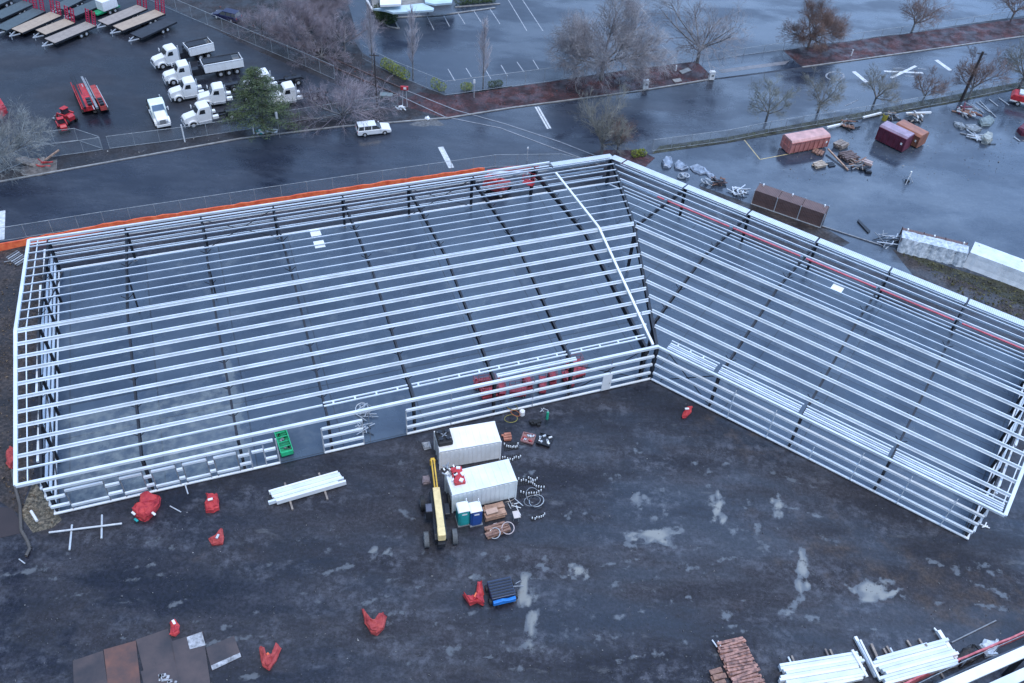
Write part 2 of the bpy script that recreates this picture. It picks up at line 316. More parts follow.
sheet('dirt_bank',[(893,250),(907,252),(965,273),(1024,290),(1120,335),(1120,400),(1024,326),(968,300),(915,278)],.009,DIRT)
sheet('mud_strip',[(700,186),(745,202),(820,225),(850,243),(840,248),(760,222),(700,196)],.010,DIRT)
sheet('gravel_patch',[(20,515),(34,480),(62,520),(52,528),(33,533)],.010,wetmat('leafy_gravel',(.17,.14,.10),(.10,.09,.065),.5,.9,.8,speck=.6,pale=(.22,.2,.15),palecut=.6))
sheet('muddy_ground',[(-40,255),(0,248),(30,244),(52,280),(36,330),(30,400),(34,470),(20,515),(-2,500),(-40,460)],.006,DIRT)
sheet('brown_puddle',[(-30,505),(12,508),(20,520),(22,533),(0,538),(-30,540)],.012,mat('muddy_water',(.045,.03,.028),.08,0,.1,.3,.8))
sheet('earth_patch',[(573,163),(600,150),(640,150),(655,158),(640,172),(612,160)],.018,MULCH)
sheet('ramp_patch',[(-60,182),(0,175),(24,168),(52,157),(62,172),(28,178),(0,183)],.011,DIRT)
# pothole patches and puddles in the roads and yards
def blobpoly(px,py,rx,ry,n=26,seed=0,rough=.3):
    out=[]
    for i in range(n):
        a=2*math.pi*i/n; k=1+rough*noise.noise(V((math.cos(a)*1.6+seed,math.sin(a)*1.6,seed*.7)))*1.6
        out.append((px+math.cos(a)*rx*k,py+math.sin(a)*ry*k))
    return out
PUD=mat('shallow_water',(.05,.055,.065),.05,0,.1,.3,.9)
PUDP=mat('wet_sheen',(.085,.10,.125),.10,0,.12,.3,.9)
PATCH=mat('gravel_patch_grey',(.14,.14,.145),.7,0,.35,3)
sheet('patch',blobpoly(427,123,15,4,seed=3),.016,PATCH)
# slab
SLABM=bpy.data.materials.new('wet_concrete_slab'); SLABM.use_nodes=True
def slabmat():
    nt=SLABM.node_tree; N=nt.nodes; L=nt.links; b=N['Principled BSDF']; tc=N.new('ShaderNodeTexCoord')
    br=N.new('ShaderNodeTexBrick'); br.inputs['Scale'].default_value=1; br.inputs['Brick Width'].default_value=8; br.inputs['Row Height'].default_value=4.2; br.inputs['Mortar Size'].default_value=.06; br.offset=0; br.inputs['Mortar Smooth'].default_value=.2
    br.inputs['Color1'].default_value=(.075,.104,.145,1); br.inputs['Color2'].default_value=(.050,.073,.107,1); br.inputs['Mortar'].default_value=(.04,.05,.065,1); br.inputs['Bias'].default_value=-.1
    L.new(tc.outputs['Object'],br.inputs['Vector'])
    def nz(s,d=6):
        n=N.new('ShaderNodeTexNoise'); n.inputs['Scale'].default_value=s; n.inputs['Detail'].default_value=d; n.inputs['Roughness'].default_value=.65; L.new(tc.outputs['Object'],n.inputs['Vector']); return n
    def ramp(n,a,ca_,b_,cb_):
        r=N.new('ShaderNodeValToRGB'); r.color_ramp.elements[0].position=a; r.color_ramp.elements[1].position=b_; r.color_ramp.elements[0].color=(*ca_,1); r.color_ramp.elements[1].color=(*cb_,1); L.new(n.outputs['Fac'],r.inputs['Fac']); return r
    m1=N.new('ShaderNodeMix'); m1.data_type='RGBA'; m1.blend_type='MULTIPLY'; m1.inputs[0].default_value=1; L.new(br.outputs['Color'],m1.inputs[6]); L.new(ramp(nz(.12),.35,(.72,.74,.78),.65,(1.12,1.12,1.1)).outputs[0],m1.inputs[7])
    m2=N.new('ShaderNodeMix'); m2.data_type='RGBA'; L.new(ramp(nz(.35,9),.55,(0,0,0),.72,(.6,.6,.6)).outputs[0],m2.inputs[0]); L.new(m1.outputs[2],m2.inputs[6]); m2.inputs[7].default_value=(.15,.175,.20,1)
    sx=N.new('ShaderNodeSeparateXYZ'); nn=nz(.5,6); va=N.new('ShaderNodeVectorMath'); va.operation='MULTIPLY_ADD'; L.new(nn.outputs['Color'],va.inputs[0]); va.inputs[1].default_value=(3,3,0); L.new(tc.outputs['Object'],va.inputs[2]); L.new(va.outputs[0],sx.inputs[0])
    def sm(o,a,c):
        q=N.new('ShaderNodeMapRange'); q.interpolation_type='SMOOTHSTEP'; q.inputs[1].default_value=a; q.inputs[2].default_value=c; L.new(sx.outputs[o],q.inputs[0]); return q.outputs[0]
    def mul(a,c):
        q=N.new('ShaderNodeMath'); q.operation='MULTIPLY'; L.new(a,q.inputs[0]); L.new(c,q.inputs[1]); return q.outputs[0]
    w1=mul(mul(sm(0,41.5,42.5),sm(0,59,56.5)),sm(1,13.5,12)); w2=mul(mul(sm(0,42.,42.3),sm(0,43.1,42.8)),sm(1,17,16))
    w3=mul(w1,ramp(nz(.9,9),.42,(.15,.15,.15),.66,(.9,.9,.9)).outputs[0]); mxx=N.new('ShaderNodeMath'); mxx.operation='MAXIMUM'; L.new(w3,mxx.inputs[0]); h=N.new('ShaderNodeMath'); h.operation='MULTIPLY'; h.inputs[1].default_value=.55; L.new(w2,h.inputs[0]); L.new(h.outputs[0],mxx.inputs[1])
    m3=N.new('ShaderNodeMix'); m3.data_type='RGBA'; L.new(mxx.outputs[0],m3.inputs[0]); L.new(m2.outputs[2],m3.inputs[6]); m3.inputs[7].default_value=(.21,.235,.24,1)
    L.new(m3.outputs[2],b.inputs['Base Color'])
    L.new(ramp(nz(.15),.4,(.16,.16,.16),.62,(.5,.5,.5)).outputs[0],b.inputs['Roughness'])
slabmat()
o=MB(); o.slab([(-.1,-.15),(L1+.15,-.15),(L1+.15,W1+.1),(mi1(W1+.1),W1+.1)],.0,.10)
so=struct('floor_slab',o,SLABM); so.matrix_world=Matrix(((D1.x,N1.x,0,B.x),(D1.y,N1.y,0,B.y),(0,0,1,0),(0,0,0,1)))
o=MB(); o.slab([(.0,-.15),(L2+.15,-.15),(L2+.15,W2+.1),(mi2(W2+.1),W2+.1)],.0,.098)
so=struct('floor_slab',o,SLABM); so.matrix_world=Matrix(((D2.x,N2.x,0,B.x),(D2.y,N2.y,0,B.y),(0,0,1,0),(0,0,0,1)))
for m_ in (so.data,): m_.update()
# kerbs, markings, rails
def strip(pts,w,z0,z1):
    mb=MB(); P=[at(*p) for p in pts]
    for a,b in zip(P,P[1:]):
        a=V((a.x,a.y,(z0+z1)/2)); b=V((b.x,b.y,(z0+z1)/2)); mb.beam(a,b,w,z1-z0)
    return mb
struct('kerb',strip([(-60,193),(0,182),(100,164),(240,139),(340,127),(445,118.4)],.25,.0,.13),CONC)
struct('kerb',strip([(445,118.8),(512,108),(640,91),(714,79)],.25,0,.13),CONC)
struct('kerb',strip([(802,67.5),(850,61),(1024,36.5),(1100,23)],.25,0,.13),CONC)
struct('kerb',strip([(393,18),(440,15.5),(495,8)],.3,0,.13),CONC)
struct('kerb',strip([(376,9),(377,18),(389,27),(399,29),(393,18)],.3,0,.13),CONC)
struct('kerb',strip([(455,7.5),(500,4)],.3,0,.13),CONC)
for pl in ([(400,96),(445,117),(500,128),(545,145),(600,165)],[(405,90),(455,110),(505,124),(560,142),(606,160)]):
    struct('railway_track',strip(pl,.16,.0,.045),mat('rail_steel',(.30,.29,.30),.35,.3,.2,2))
struct('railway_track',strip([(250,32),(330,66),(400,96)],.14,.0,.16),mat('rusty_rail',(.16,.10,.09),.5,.2,.3,2))
struct('railway_track',strip([(262,28),(340,62),(405,90)],.14,.0,.16),MATS['rusty_rail'])
def mark(pts,w,m=None,z=.022): 
    mb=MB(); P=[at(*p) for p in pts]
    for a,b in zip(P,P[1:]):
        d=(b-a).normalized(); n=V((-d.y,d.x,0))*w/2
        mb.add([V((q.x,q.y,z)) for q in (a+n,a-n,b-n,b+n)],[(0,1,2,3)])
    o=mb.build('road_marking',m or LINEW,None,None,fixn=False)
    for p in o.data.polygons: pass
    return tag(o,kind='structure')
mark([(440.5,147),(451.5,168)],.75); mark([(2,211),(1,240)],.75)
mark([(535.5,107),(548,129)],.28); mark([(538,106.7),(550.5,128.5)],.28)
mark([(853.5,71.5),(867,82.5)],.75); mark([(936,60),(950.5,70.5)],.75)
mark([(884,71.3),(923,73)],.5); mark([(891,78),(916,66)],.5,z=.026)
mark([(893,68.5),(901,68),(906,69.5)],.25,LINEF); mark([(905,76),(915,76.5)],.25,LINEF); mark([(918,68.5),(926,69.5)],.3,LINEF)
mark([(835+9*math.cos(a*.52),76+4.2*math.sin(a*.52)) for a in range(13)],.3,LINEF)
for a,b in [((427,16),(434,30)),((443,14),(449.5,26.5)),((458,13),(465,24)),((474,11),(481,22)),((490,9),(500,24)),((506,-4),(527,31)),((520,-4),(543,31)),((634,0),(649,17)),((662,45),(676,59)),((448,69),(455,81)),((466,68),(471.5,77)),((484,67),(491,79)),((501,65),(507.5,76)),((517,62),(524,72)),((533,60),(538.5,69)),((575,50),(584,64)),((612,48),(620,60))]:
    mark([a,b],.13,mat('stall_paint',(.42,.43,.45),.6,0,.3,3,col2=(.2,.21,.23)),.010)
mark([(743.5,139),(760,159.5),(794,153),(790,147)],.16,LINEY,.014)
mark([(858,100),(845,106)],.2,LINEF,.03)
for a,b in [((700,88),(790,75)),((600,128),(640,121)),((880,100),(1000,82)),((160,180),(330,152))]: mark([a,b],.2,LINEF,.0225) if False else None
# ------------------------------------------------------------------ the steel frame
FR=thing('steel_building_frame','unclad galvanised steel frame of an L-bent two-winged warehouse standing on wet concrete slabs','building frame',B)
def fb(mb,name,m,label=None):
    o=mb.build(name,m,FR,B)
    if label: o['label']=label
    return o
def purlin(P0,P1,front=True,deep=.27,fl=.11,nrm=None):
    mb=MB(); up=V((0,0,1)); d=(P1-P0).normalized(); n=nrm # n: horizontal, towards the back
    k=1 if front else -1
    P0=P0+up*.16; P1=P1+up*.16
    mb.beam(P0,P1,.022,deep)                               # web
    o=n*(k*fl/2); mb.beam(P0+o+up*(deep/2+.010),P1+o+up*(deep/2+.010),fl,.018)
    o=n*(-k*fl/2); mb.beam(P0+o-up*(deep/2+.010),P1+o-up*(deep/2+.010),fl,.018)
    return mb
def ibeam(mb,a,b,w,d0,d1,tf=.03,side=None):
    "I section from a to b (top flange line), depth d0 at a and d1 at b"
    a=V(a); b=V(b); dr=(b-a).normalized(); up=V((0,0,1)) if abs(dr.z)<.8 else side
    r=dr.cross(up).normalized(); u=r.cross(dr).normalized()
    def pl(x0,x1,ya,yb,ya2,yb2):
        mb.hexa([a+r*x0+u*ya,a+r*x1+u*ya,b+r*x1+u*ya2,b+r*x0+u*ya2],[a+r*x0+u*yb,a+r*x1+u*yb,b+r*x1+u*yb2,b+r*x0+u*yb2])
    pl(-w/2,w/2,-tf,0,-tf,0); pl(-w/2,w/2,-d0,-d0+tf,-d1,-d1+tf); pl(-.012,.012,-d0+tf,-tf,-d1+tf,-tf)
def braces(mb,P,z,t0,t1,s,step,dirn):
    t=t0
    while t<t1:
        for k in (-1,1):
            mb.beam(P(s,t,z(t)-.5),P(s+k*.55,t,z(t)+.02),.05,.05)
        t+=step
def frame(P,z,W,s,ta=0,tb=None,heavy=1.):
    tb=W if tb is None else tb; mid=W/2
    for a,b in ((max(ta,.0),mid),(mid,min(tb,W))):
        if b-a<1: continue
        mb=MB(); lo,hi=a,b
        dep=lambda t: (.35+.35*abs(t-mid)/mid)*heavy
        ibeam(mb,P(s,a,z(a)),P(s,b,z(b)),.19*heavy,dep(a),dep(b))
        braces(mb,P,z,a+(2.8 if a<mid else 3.),b-(5. if a<mid else 4.),s,3.1 if a<mid else 6.2,1)
        fb(mb,'rafter',DARK)
    side=(P(0,1,0)-P(0,0,0)).normalized()
    for t,sg in ((ta+.12,1),(tb-.12,-1)):
        if t<.5 or t>W-.5 or True:
            mb=MB(); zt=z(t); inn=side*sg
            a=P(s,t,.10); b=P(s,t,zt)
            # tapered column: outer flange vertical, inner flange raked
            ax=(P(1,0,0)-P(0,0,0)).normalized(); w=.12*heavy
            def pl(o0,o1,p0,p1,hw):
                mb.hexa([a+inn*o0-ax*hw,a+inn*o1-ax*hw,a+inn*o1+ax*hw,a+inn*o0+ax*hw],[b+inn*p0-ax*hw,b+inn*p1-ax*hw,b+inn*p1+ax*hw,b+inn*p0+ax*hw])
            pl(0,.03,0,.03,w); pl(.03,.28,.03,.62*heavy,.012); pl(.28,.31,.62*heavy,.65*heavy,w)
            c=fb(mb,'column',DARK)
            bp=MB(); bp.box(P(s,t,.115)+inn*.15,(.5,.4,.03),math.atan2(inn.y,inn.x)); q=bp.build('base_plate',STEELG,c,B)
LS=[57.0,49.1,41.1,33.1,25.1,17.1,9.1,1.1]
for s in LS: frame(L_,rz1,W1,s,heavy=1.25 if s<2 else 1.)
RS=[32.3,23.8,15.25,6.65]
for s in RS: frame(R_,rz2,W2,s)
for s in (-1.95,-10.5): frame(R_,rz2,W2,s,ta=W2*(-s)/21.5077)
# mitre frame
for a,b in ((0,.5),(.5,1)):
    mb=MB(); ibeam(mb,L_(mi1(W1*a),W1*a,rz1(W1*a)),L_(mi1(W1*b),W1*b,rz1(W1*b)),.30,.7 if a==0 else .4,.4 if a==0 else .7); fb(mb,'rafter',DARK)
for t in (.15,W1-.2):
    mb=MB(); p=L_(mi1(t),t,.1); mb.beam(p,V((p.x,p.y,rz1(t)-.02)),.34,.34,(D1.x,D1.y,0)); fb(mb,'column',DARK)
# interior columns under the ridge
for s in LS[1:3]:
    mb=MB(); p=L_(s,W1*.72,.1); mb.beam(p,V((p.x,p.y,rz1(W1*.72)-.35)),.16,.16,(D1.x,D1.y,0)); fb(mb,'column',DARK)
# left purlins
O1,O2=1.72,1.29
tf=[1.52]+[ -.25+1.545*k for k in range(2,12)]
tb=[W1-t for t in tf[1:]]
SE=-.7
for t in tf+[W1-1.5]+tb:
    fr=t<W1/2
    e=(.4-1.1*t/W1-.3) if t<W1-2 else -.9
    thin=(t==tf[0])
    if thin:
        for a,b,nm in ((L1+O1,33.3,1),):
            mb=MB(); mb.beam(L_(a,t,rz1(t)+.1),L_(b,t,rz1(t)+.1),.14,.16); fb(mb,'purlin',GALV)
        for a,b in ((33.2,25.3),(24.9,9.3),(8.9,.7)):
            mb=MB()
            for dt in (-.16,.24): mb.beam(L_(a,t+dt,rz1(t)+.12),L_(b,t+dt,rz1(t)+.12),.12,.12)
            s=b+1.
            while s<a: mb.beam(L_(s,t-.12,rz1(t)+.12),L_(s,t+.2,rz1(t)+.12),.16,.1); s+=2.
            fb(mb,'ladder_purlin',GALV)
        continue
    fb(purlin(L_(L1+O1-.05,t,rz1(t)),L_(e,t,rz1(t)),fr,.25 if fr else .16,.105 if fr else .085,N1),'purlin',GALV)
# wedge between the left wing's last frame and the mitre
for t in tf[2:]+tb+[W1-1.5]:
    a,b=(.4-1.1*t/W1-.3)-.1,mi1(t)+.08
    if a-b>.6: fb(purlin(L_(a,t,rz1(t)),L_(b,t,rz1(t)),t<W1/2,.25 if t<W1/2 else .16,.105 if t<W1/2 else .085,N1),'purlin',GALV)
# right purlins
tr=[2.15+1.62*k for k in range(7)]+[13.55]; trb=[14.35,15.9]+[17.6,19.2,20.75,22.35,23.9,25.3]
for t in tr+trb:
    fr=t<W2/2
    if t==22.35: continue
    fb(purlin(R_(mi2(t)+.1,t,rz2(t)),R_(L2+O2-.05,t,rz2(t)),fr,.25 if fr else .16,.105 if fr else .085,N2),'purlin',GALV)
# red primed purlin in the right wing
REDST=mat('red_primed_steel',(.60,.10,.12),.5,0,.15,1.)
for a,b in ((-11.8,-10.9),(-10.4,-2.4),(-1.9,6.3),(7.,15.),(15.5,23.4),(24.2,L2+1)):
    mb=MB(); t=21.9; mb.beam(R_(a,t,rz2(t)+.08),R_(b,t,rz2(t)+.08),.17,.12); fb(mb,'tie_beam',REDST,'red primed beam lying between the pale purlins')
mb=MB(); mb.beam(R_(mi2(22.4)+.1,22.4,rz2(22.4)+.1),R_(L2+O2,22.4,rz2(22.4)+.1),.12,.2); fb(mb,'purlin',GALV)
# eave struts, rake trims, gutter sheets
def bar(P,a,b,w,h,m=GALV,name='eave_strut'):
    mb=MB(); mb.beam(a,b,w,h); return fb(mb,name,m)
bar(L_,L_(L1+O1,0,HE+.12),L_(-.1,0,HE+.12),.26,.28); bar(L_,L_(L1+O1,W1,HE+.12),L_(-1.2,W1,HE+.12),.2,.26)
bar(R_,R_(0,0,HE+.12),R_(L2+O2,0,HE+.12),.2,.24); 
bar(L_,L_(L1+O1,0,HE+.16),L_(L1+O1,W1/2,HE+DR+.16),.3,.24,name='rake_beam'); bar(L_,L_(L1+O1,W1/2,HE+DR+.16),L_(L1+O1,W1,HE+.16),.3,.24,name='rake_beam')
bar(R_,R_(L2+O2,0,HE+.16),R_(L2+O2,W2/2,HE+DR+.16),.3,.24,name='rake_beam'); bar(R_,R_(L2+O2,W2/2,HE+DR+.16),R_(L2+O2,W2,HE+.16),.3,.24,name='rake_beam')
bar(L_,L_(.5,.2,HE+.36),L_(-.45,W1/2,HE+DR+.38),.24,.18,WHITE,'rake_beam'); bar(L_,L_(-.45,W1/2,HE+DR+.38),L_(-.75,30.6,rz1(30.6)+.38),.24,.18,WHITE,'rake_beam')
def gut(P,s0,s1,t0,t1,z0,z1):
    me=MB(); a,b,c,d=P(s0,t0,z0),P(s1,t0,z0),P(s1,t1,z1),P(s0,t1,z1); k=V((0,0,.05))
    me.hexa([a,b,c,d],[a+k,b+k,c+k,d+k]); o=fb(me,'eave_sheet',PANEL)
rr=[-21.0,-19.1,-10.5,-1.95,6.65,15.25,23.8,L2+O2]
for a,b in zip(rr,rr[1:]): gut(R_,a+.12,b-.1,W2-1.45,W2-.1,HE+.38,HE+.16)
for a,b in ((-9.4,-1.2),): gut(L_,a,b,W1-1.25,W1-.2,HE+.34,HE+.2)
lp=LS+[ -1.1]
for a,b in zip([L1+O1]+LS,LS+[-.9]): gut(L_,a-.1,b+.1,W1-1.,W1-.7,HE+.26,HE+.20)
# dense bundle of purlins inside the right wing's front eave
rf=[.6,6.2,15.,23.6,L2+O2-.1]
for i,(a,b) in enumerate(zip(rf,rf[1:])):
    for t in (.34,.60,.86,1.12):
        mb=MB(); mb.beam(R_(a+.25,t,HE+.16+.04*t),R_(b-.2,t,HE+.16+.04*t),.15,.16); fb(mb,'eave_channel',GALV if t in (.60,1.12) else GALV2)
    mb=MB(); mb.beam(R_(a+.2,1.45,HE+.3),R_(b-.1,1.45,HE+.3),.10,.12); fb(mb,'ladder_purlin',GALV)
mb=MB(); 
for s in (1.6,3,4.4): mb.beam(R_(s,1.12,HE+.28),R_(s,1.45,HE+.28),.14,.08)
fb(mb,'ladder_purlin',GALV)
for a,b,t in ((17.2,1.4,.55),): 
    mb=MB(); mb.beam(L_(16.8,t,HE+.18),L_(8.6,t,HE+.18),.14,.16); mb.beam(L_(16.8,t+.24,HE+.2),L_(8.6,t+.24,HE+.2),.14,.16); fb(mb,'eave_channel',GALV)
# girts
def girt(P,n,s0,s1,t,z,k=-1,name='girt',wd=.22,hh=.22,m=GALV):
    mb=MB(); o=n*(k*wd/2)
    mb.beam(P(s0,t,z)+o+V((0,0,hh/2)),P(s1,t,z)+o+V((0,0,hh/2)),wd,.02); mb.beam(P(s0,t,z)+o*1.88,P(s1,t,z)+o*1.88,.02,hh-.02); mb.beam(P(s0,t,z)+o-V((0,0,hh/2)),P(s1,t,z)+o-V((0,0,hh/2)),wd,.02)
    return fb(mb,name,m)
FT=-.06
for s0,s1,z in [(57.1,38.2,3.6),(57.2,55.75,2.4),(57.2,55.7,1.2),(52.55,51.4,2.4),(52.55,51.4,1.2),(49.4,48.75,2.4),(49.4,48.75,1.2),(46.65,46.15,2.4),(46.65,46.15,1.2),(44.0,43.5,2.4),(44.0,43.5,1.2),(41.4,40.42,2.4),(41.4,40.42,1.2),(40.2,39.2,2.55),(39.1,38.1,2.4),(39.1,38.1,1.2),
   (33.8,30.1,3.6),(33.8,30.1,2.4),(33.8,30.1,1.2),(25.95,.3,3.6),(25.95,.3,2.4),(25.95,.3,1.2)]:
    girt(L_,N1,s0,s1,FT,z)
for a,b in ((55.65,52.6),(51.3,49.45),(48.7,46.7),(46.1,44.05),(43.45,41.5)):
    c=girt(L_,N1,a,b,FT,2.92,name='window_frame',wd=.16); c2=girt(L_,N1,a,b,FT,.8,name='window_frame',wd=.16)
    mb=MB()
    for s in (a,b): mb.beam(L_(s,FT,.1),L_(s,FT,3.6),.07,.1,(D1.x,D1.y,0))
    fb(mb,'window_frame',STEELG)
for s in (40.4,39.15,37.95,33.85,30.12,25.95):
    mb=MB(); mb.beam(L_(s,FT,.1),L_(s,FT,3.55),.12,.12,(D1.x,D1.y,0)); fb(mb,'door_jamb',ALU)
for z in (3.6,2.4,1.2): girt(R_,N2,.2,L2+.05,FT,z)
for z in (3.6,2.4,1.2):
    girt(L_,N1,L1,-9.,W1+.06,z,1,wd=.10,m=GALV); girt(R_,N2,-20.,L2,W2+.06,z,1,wd=.10,m=GALV)
# base channels
for P,a,b in ((L_,L1+.1,37.95),(L_,33.85,30.12),(L_,25.95,-.05),(R_,.05,L2+.1)):
    bar(P,P(a,-.10,.16),P(b,-.10,.16),.2,.12,WHITE,'base_channel')
bar(L_,L_(L1,W1,.16),L_(-9.5,W1,.16),.16,.12,WHITE,'base_channel'); bar(R_,R_(-21,W2,.16),R_(L2,W2,.16),.16,.12,WHITE,'base_channel')
bar(L_,L_(L1,0,.16),L_(L1,W1,.16),.16,.12,WHITE,'base_channel'); bar(R_,R_(L2,0,.16),R_(L2,W2,.16),.16,.12,WHITE,'base_channel')
# sag posts on front walls
for s in (17.43-8.6*0,8.8,13.0,21.55,26.0,30.05): 
    mb=MB(); mb.beam(R_(s,-.22,.2),R_(s,-.22,HE-.35 if s!=17.43 else 2.),.10,.06,(D2.x,D2.y,0)); fb(mb,'wall_post',GALV)
for s in (29.5,21.6,13.2,5.):
    mb=MB(); mb.beam(L_(s,-.2,.2),L_(s,-.2,HE),.06,.05,(D1.x,D1.y,0)); fb(mb,'wall_post',STEELG)
# gable girts and posts
for P,n,LL,W,zz in ((L_,D1,L1,W1,rz1),(R_,D2,L2,W2,rz2)):
    for i,z in enumerate((1.2,2.4,3.6,4.7,5.6)):
        t0=0 if z<HE else (z-HE)/DR*W/2+1.2
        mb=MB(); mb.beam(P(LL+.1,t0,z),P(LL+.1,W-t0,z),.2,.2); fb(mb,'gable_girt',GALV)
    for k in range(1,6):
        t=W*k/6; mb=MB(); ibeam(mb,P(LL-.15,t,.1),P(LL-.15,t,zz(t)-.1),.2,.25,.25,side=n); fb(mb,'gable_post',DARK)
    for k in range(5):
        t0,t1=W*k/6+.2,W*(k+1)/6; 
    mb=MB(); mb.beam(P(LL+O1*.5,.2,HE+.05),P(LL+O1*.5,W/2,HE+DR+.05),.08,.12); mb.beam(P(LL+O1*.5,W/2,HE+DR+.05),P(LL+O1*.5,W-.2,HE+.05),.08,.12); fb(mb,'outrigger_beam',GALV)
    mb=MB(); mb.beam(P(LL-.4,W-.4,.15),P(LL-.4,W*.68,4.6),.1,.1); mb.beam(P(LL-.4,.4,.2),P(LL-.4,W*.3,4.4),.1,.1); fb(mb,'cross_brace',DARK)
# X bracing in two bays
for P,s0,s1,t in ((L_,8.9,1.3,.35),(R_,1.,6.4,.35)):
    for za,zb in ((.2,4.3),(4.3,.2)):
        mb=MB(); mb.beam(P(s0,t,za),P(s1,t,zb),.07,.07); fb(mb,'cross_brace',DARK)
for s0,s1,t in ((41.1,33.1,W1-.4),(17.1,9.1,W1-.4)):
    for za,zb in ((.2,4.3),(4.3,.2)):
        mb=MB(); mb.beam(L_(s0,t,za),L_(s1,t,zb),.06,.06); fb(mb,'cross_brace',DARK)
# white roof hatch sheets and door
def pane(P,s0,s1,t0,t1,dz,name='roof_sheet',z=rz1):
    mb=MB(); a,b,c,d=P(s0,t0,z(t0)+dz),P(s1,t0,z(t0)+dz),P(s1,t1,z(t1)+dz),P(s0,t1,z(t1)+dz); k=V((0,0,.06)); mb.hexa([a,b,c,d],[a+k,b+k,c+k,d+k]); fb(mb,name,WHITE)
pane(L_,30.,28.9,25.3,26.8,.0); pane(L_,30.,28.9,22.8,24.2,.0); pane(R_,11.1,12.3,17.8,19.1,.0,z=rz2)
mb=MB(); a=L_(5.75,-.3,.2); b=L_(4.75,-.3,.2); mb.hexa([a,b,b+N1*.06,a+N1*.06],[a+V((0,0,2.3)),b+V((0,0,2.3)),b+N1*.06+V((0,0,2.3)),a+N1*.06+V((0,0,2.3))]); o=fb(mb,'door',WHITE)
mb=MB(); mb.box(L_(4.95,-.36,1.2),(.06,.06,.12)); mb.build('handle',STEELG,o,B)
# ------------------------------------------------------------------ trees
def branch_mb(mb,p,d,length,r,depth,rng,spread,up,nsub,twigmb,kinks=3):
    "one limb with side branches; the finest ones go to the crown mesh"
    pts=[p]; q=V(p); dd=V(d)
    for i in range(kinks):
        dd=(dd+V((rng.uniform(-1,1),rng.uniform(-1,1),rng.uniform(-1,1)))*.16+V((0,0,up*.12))).normalized(); q=q+dd*length/kinks; pts.append(q)
    rr=[r*(1-.65*i/kinks) for i in range(kinks+1)]
    tgt=mb if depth>=3 else twigmb
    for i in range(kinks): tgt.tube(pts[i],pts[i+1],rr[i],rr[i+1],3 if depth<3 else 5,False)
    if depth==0: return
    for k in range(nsub[depth]):
        t=rng.uniform(.22,1.) ; i=min(kinks-1,int(t*kinks)); f=t*kinks-i; o=pts[i].lerp(pts[i+1],f); ax=(pts[i+1]-pts[i]).normalized()
        rv=V((rng.gauss(0,1),rng.gauss(0,1),rng.gauss(0,1))); rv=(rv-ax*rv.dot(ax)).normalized()
        a=rng.uniform(.5,1.)*spread; nd=(ax*math.cos(a)+rv*math.sin(a)+V((0,0,up*.25))).normalized()
        branch_mb(mb,o,nd,length*rng.uniform(.42,.7)*(1.15-.4*t),max(rr[i]*.5,.012),depth-1,rng,spread,up,nsub,twigmb,2 if depth<3 else 3)
def bare_tree(name,label,px,py,h,kind,seed,group,wm,bm_=BARK,nsub=None,wide=1.,up=.35,cat='tree'):
    rng=random.Random(seed); p=at(px,py); root=thing(name,label,cat,p,0,group)
    tr=MB(); cr=MB()
    if kind=='column':
        tr.tube((0,0,0),(0.05,0,h*.5),.14,.08,6,False); tr.tube((0.05,0,h*.5),(0,0,h),.08,.02,5,False)
        for i in range(64):
            z=h*(.16+.8*i/64); a=rng.uniform(0,6.28); L=h*.30*(1-abs(z/h-.38)*1.15)*rng.uniform(.6,1)
            d=V((math.cos(a)*.42,math.sin(a)*.42,1)).normalized()
            branch_mb(tr,V((0,0,z)),d,max(.5,L),.03,2,rng,.45,1.,{2:5,1:4,0:0},cr)
    else:
        th=h*(.20 if kind!='low' else .10); tr.tube((0,0,0),(0,0,th),.022*h,.018*h,8,False)
        nb={'round':8,'low':10,'sparse':6}[kind]; nsub=nsub or {4:7,3:6,2:5,1:4,0:0}
        for i in range(nb):
            a=2*math.pi*i/nb+rng.uniform(-.3,.3); el=rng.uniform(.25,1.25) if kind!='low' else rng.uniform(.1,1.2)
            d=V((math.cos(a)*math.cos(el)*wide,math.sin(a)*math.cos(el)*wide,math.sin(el))).normalized()
            branch_mb(tr,V((0,0,th*rng.uniform(.75,1))),d,h*(.36+.14*math.sin(el))*rng.uniform(.85,1.1)*(wide if el<.7 else 1),.011*h,3 if kind!='sparse' else 3,rng,1.0,up,{3:nsub[4],2:nsub[3],1:nsub[2]+1,0:0},cr)
    tr.build('trunk',bm_,root,fixn=False); cr.build('crown',wm,root,fixn=False)
    return root
def tree_copy(src,label,px,py,rz,sc_,mat_=None):
    r=dup(src,at(px,py),rz,label,swap={'crown':mat_} if mat_ else None); r.scale=(sc_ if isinstance(sc_,tuple) else (sc_,)*3); return r
G1='bare winter trees around the car park and rail line'
tA=bare_tree('bare_tree','largest grey round-headed bare tree on the mulch strip, thickest twigs of all',601,80,16.,'round',3,G1,TWIGG,nsub={4:20,3:13,2:8},wide=1.1,up=.12)
tB=bare_tree('bare_tree','open grey bare tree with a forked trunk beside two flat slabs on the mulch',697,63,13.5,'round',11,G1,TWIGG,nsub={4:10,3:7,2:6},wide=1.35,up=.3)
tC=tree_copy(tA,'brown-twigged round bare tree at the left end of the right mulch bed',808,48,1.,.60,TWIGB)
tD=tree_copy(tB,'dark bare tree in the middle of the right mulch bed',912,31,2.,.62,TWIGB)
tE=tree_copy(tB,'dark bare tree at the far right end of the mulch bed',1011,20,4.,.60,TWIGB)
tF=bare_tree('bare_tree','mauve spreading bare tree behind the white estate car',343,121,10.5,'low',21,G1,TWIGP,nsub={4:10,3:7,2:5},wide=1.5,up=.1)
tG=bare_tree('bare_tree','olive bare tree between the road and the bend of the steel frame',601,156,10.5,'round',31,G1,TWIGO,nsub={4:9,3:7,2:5},wide=.9,up=.6)
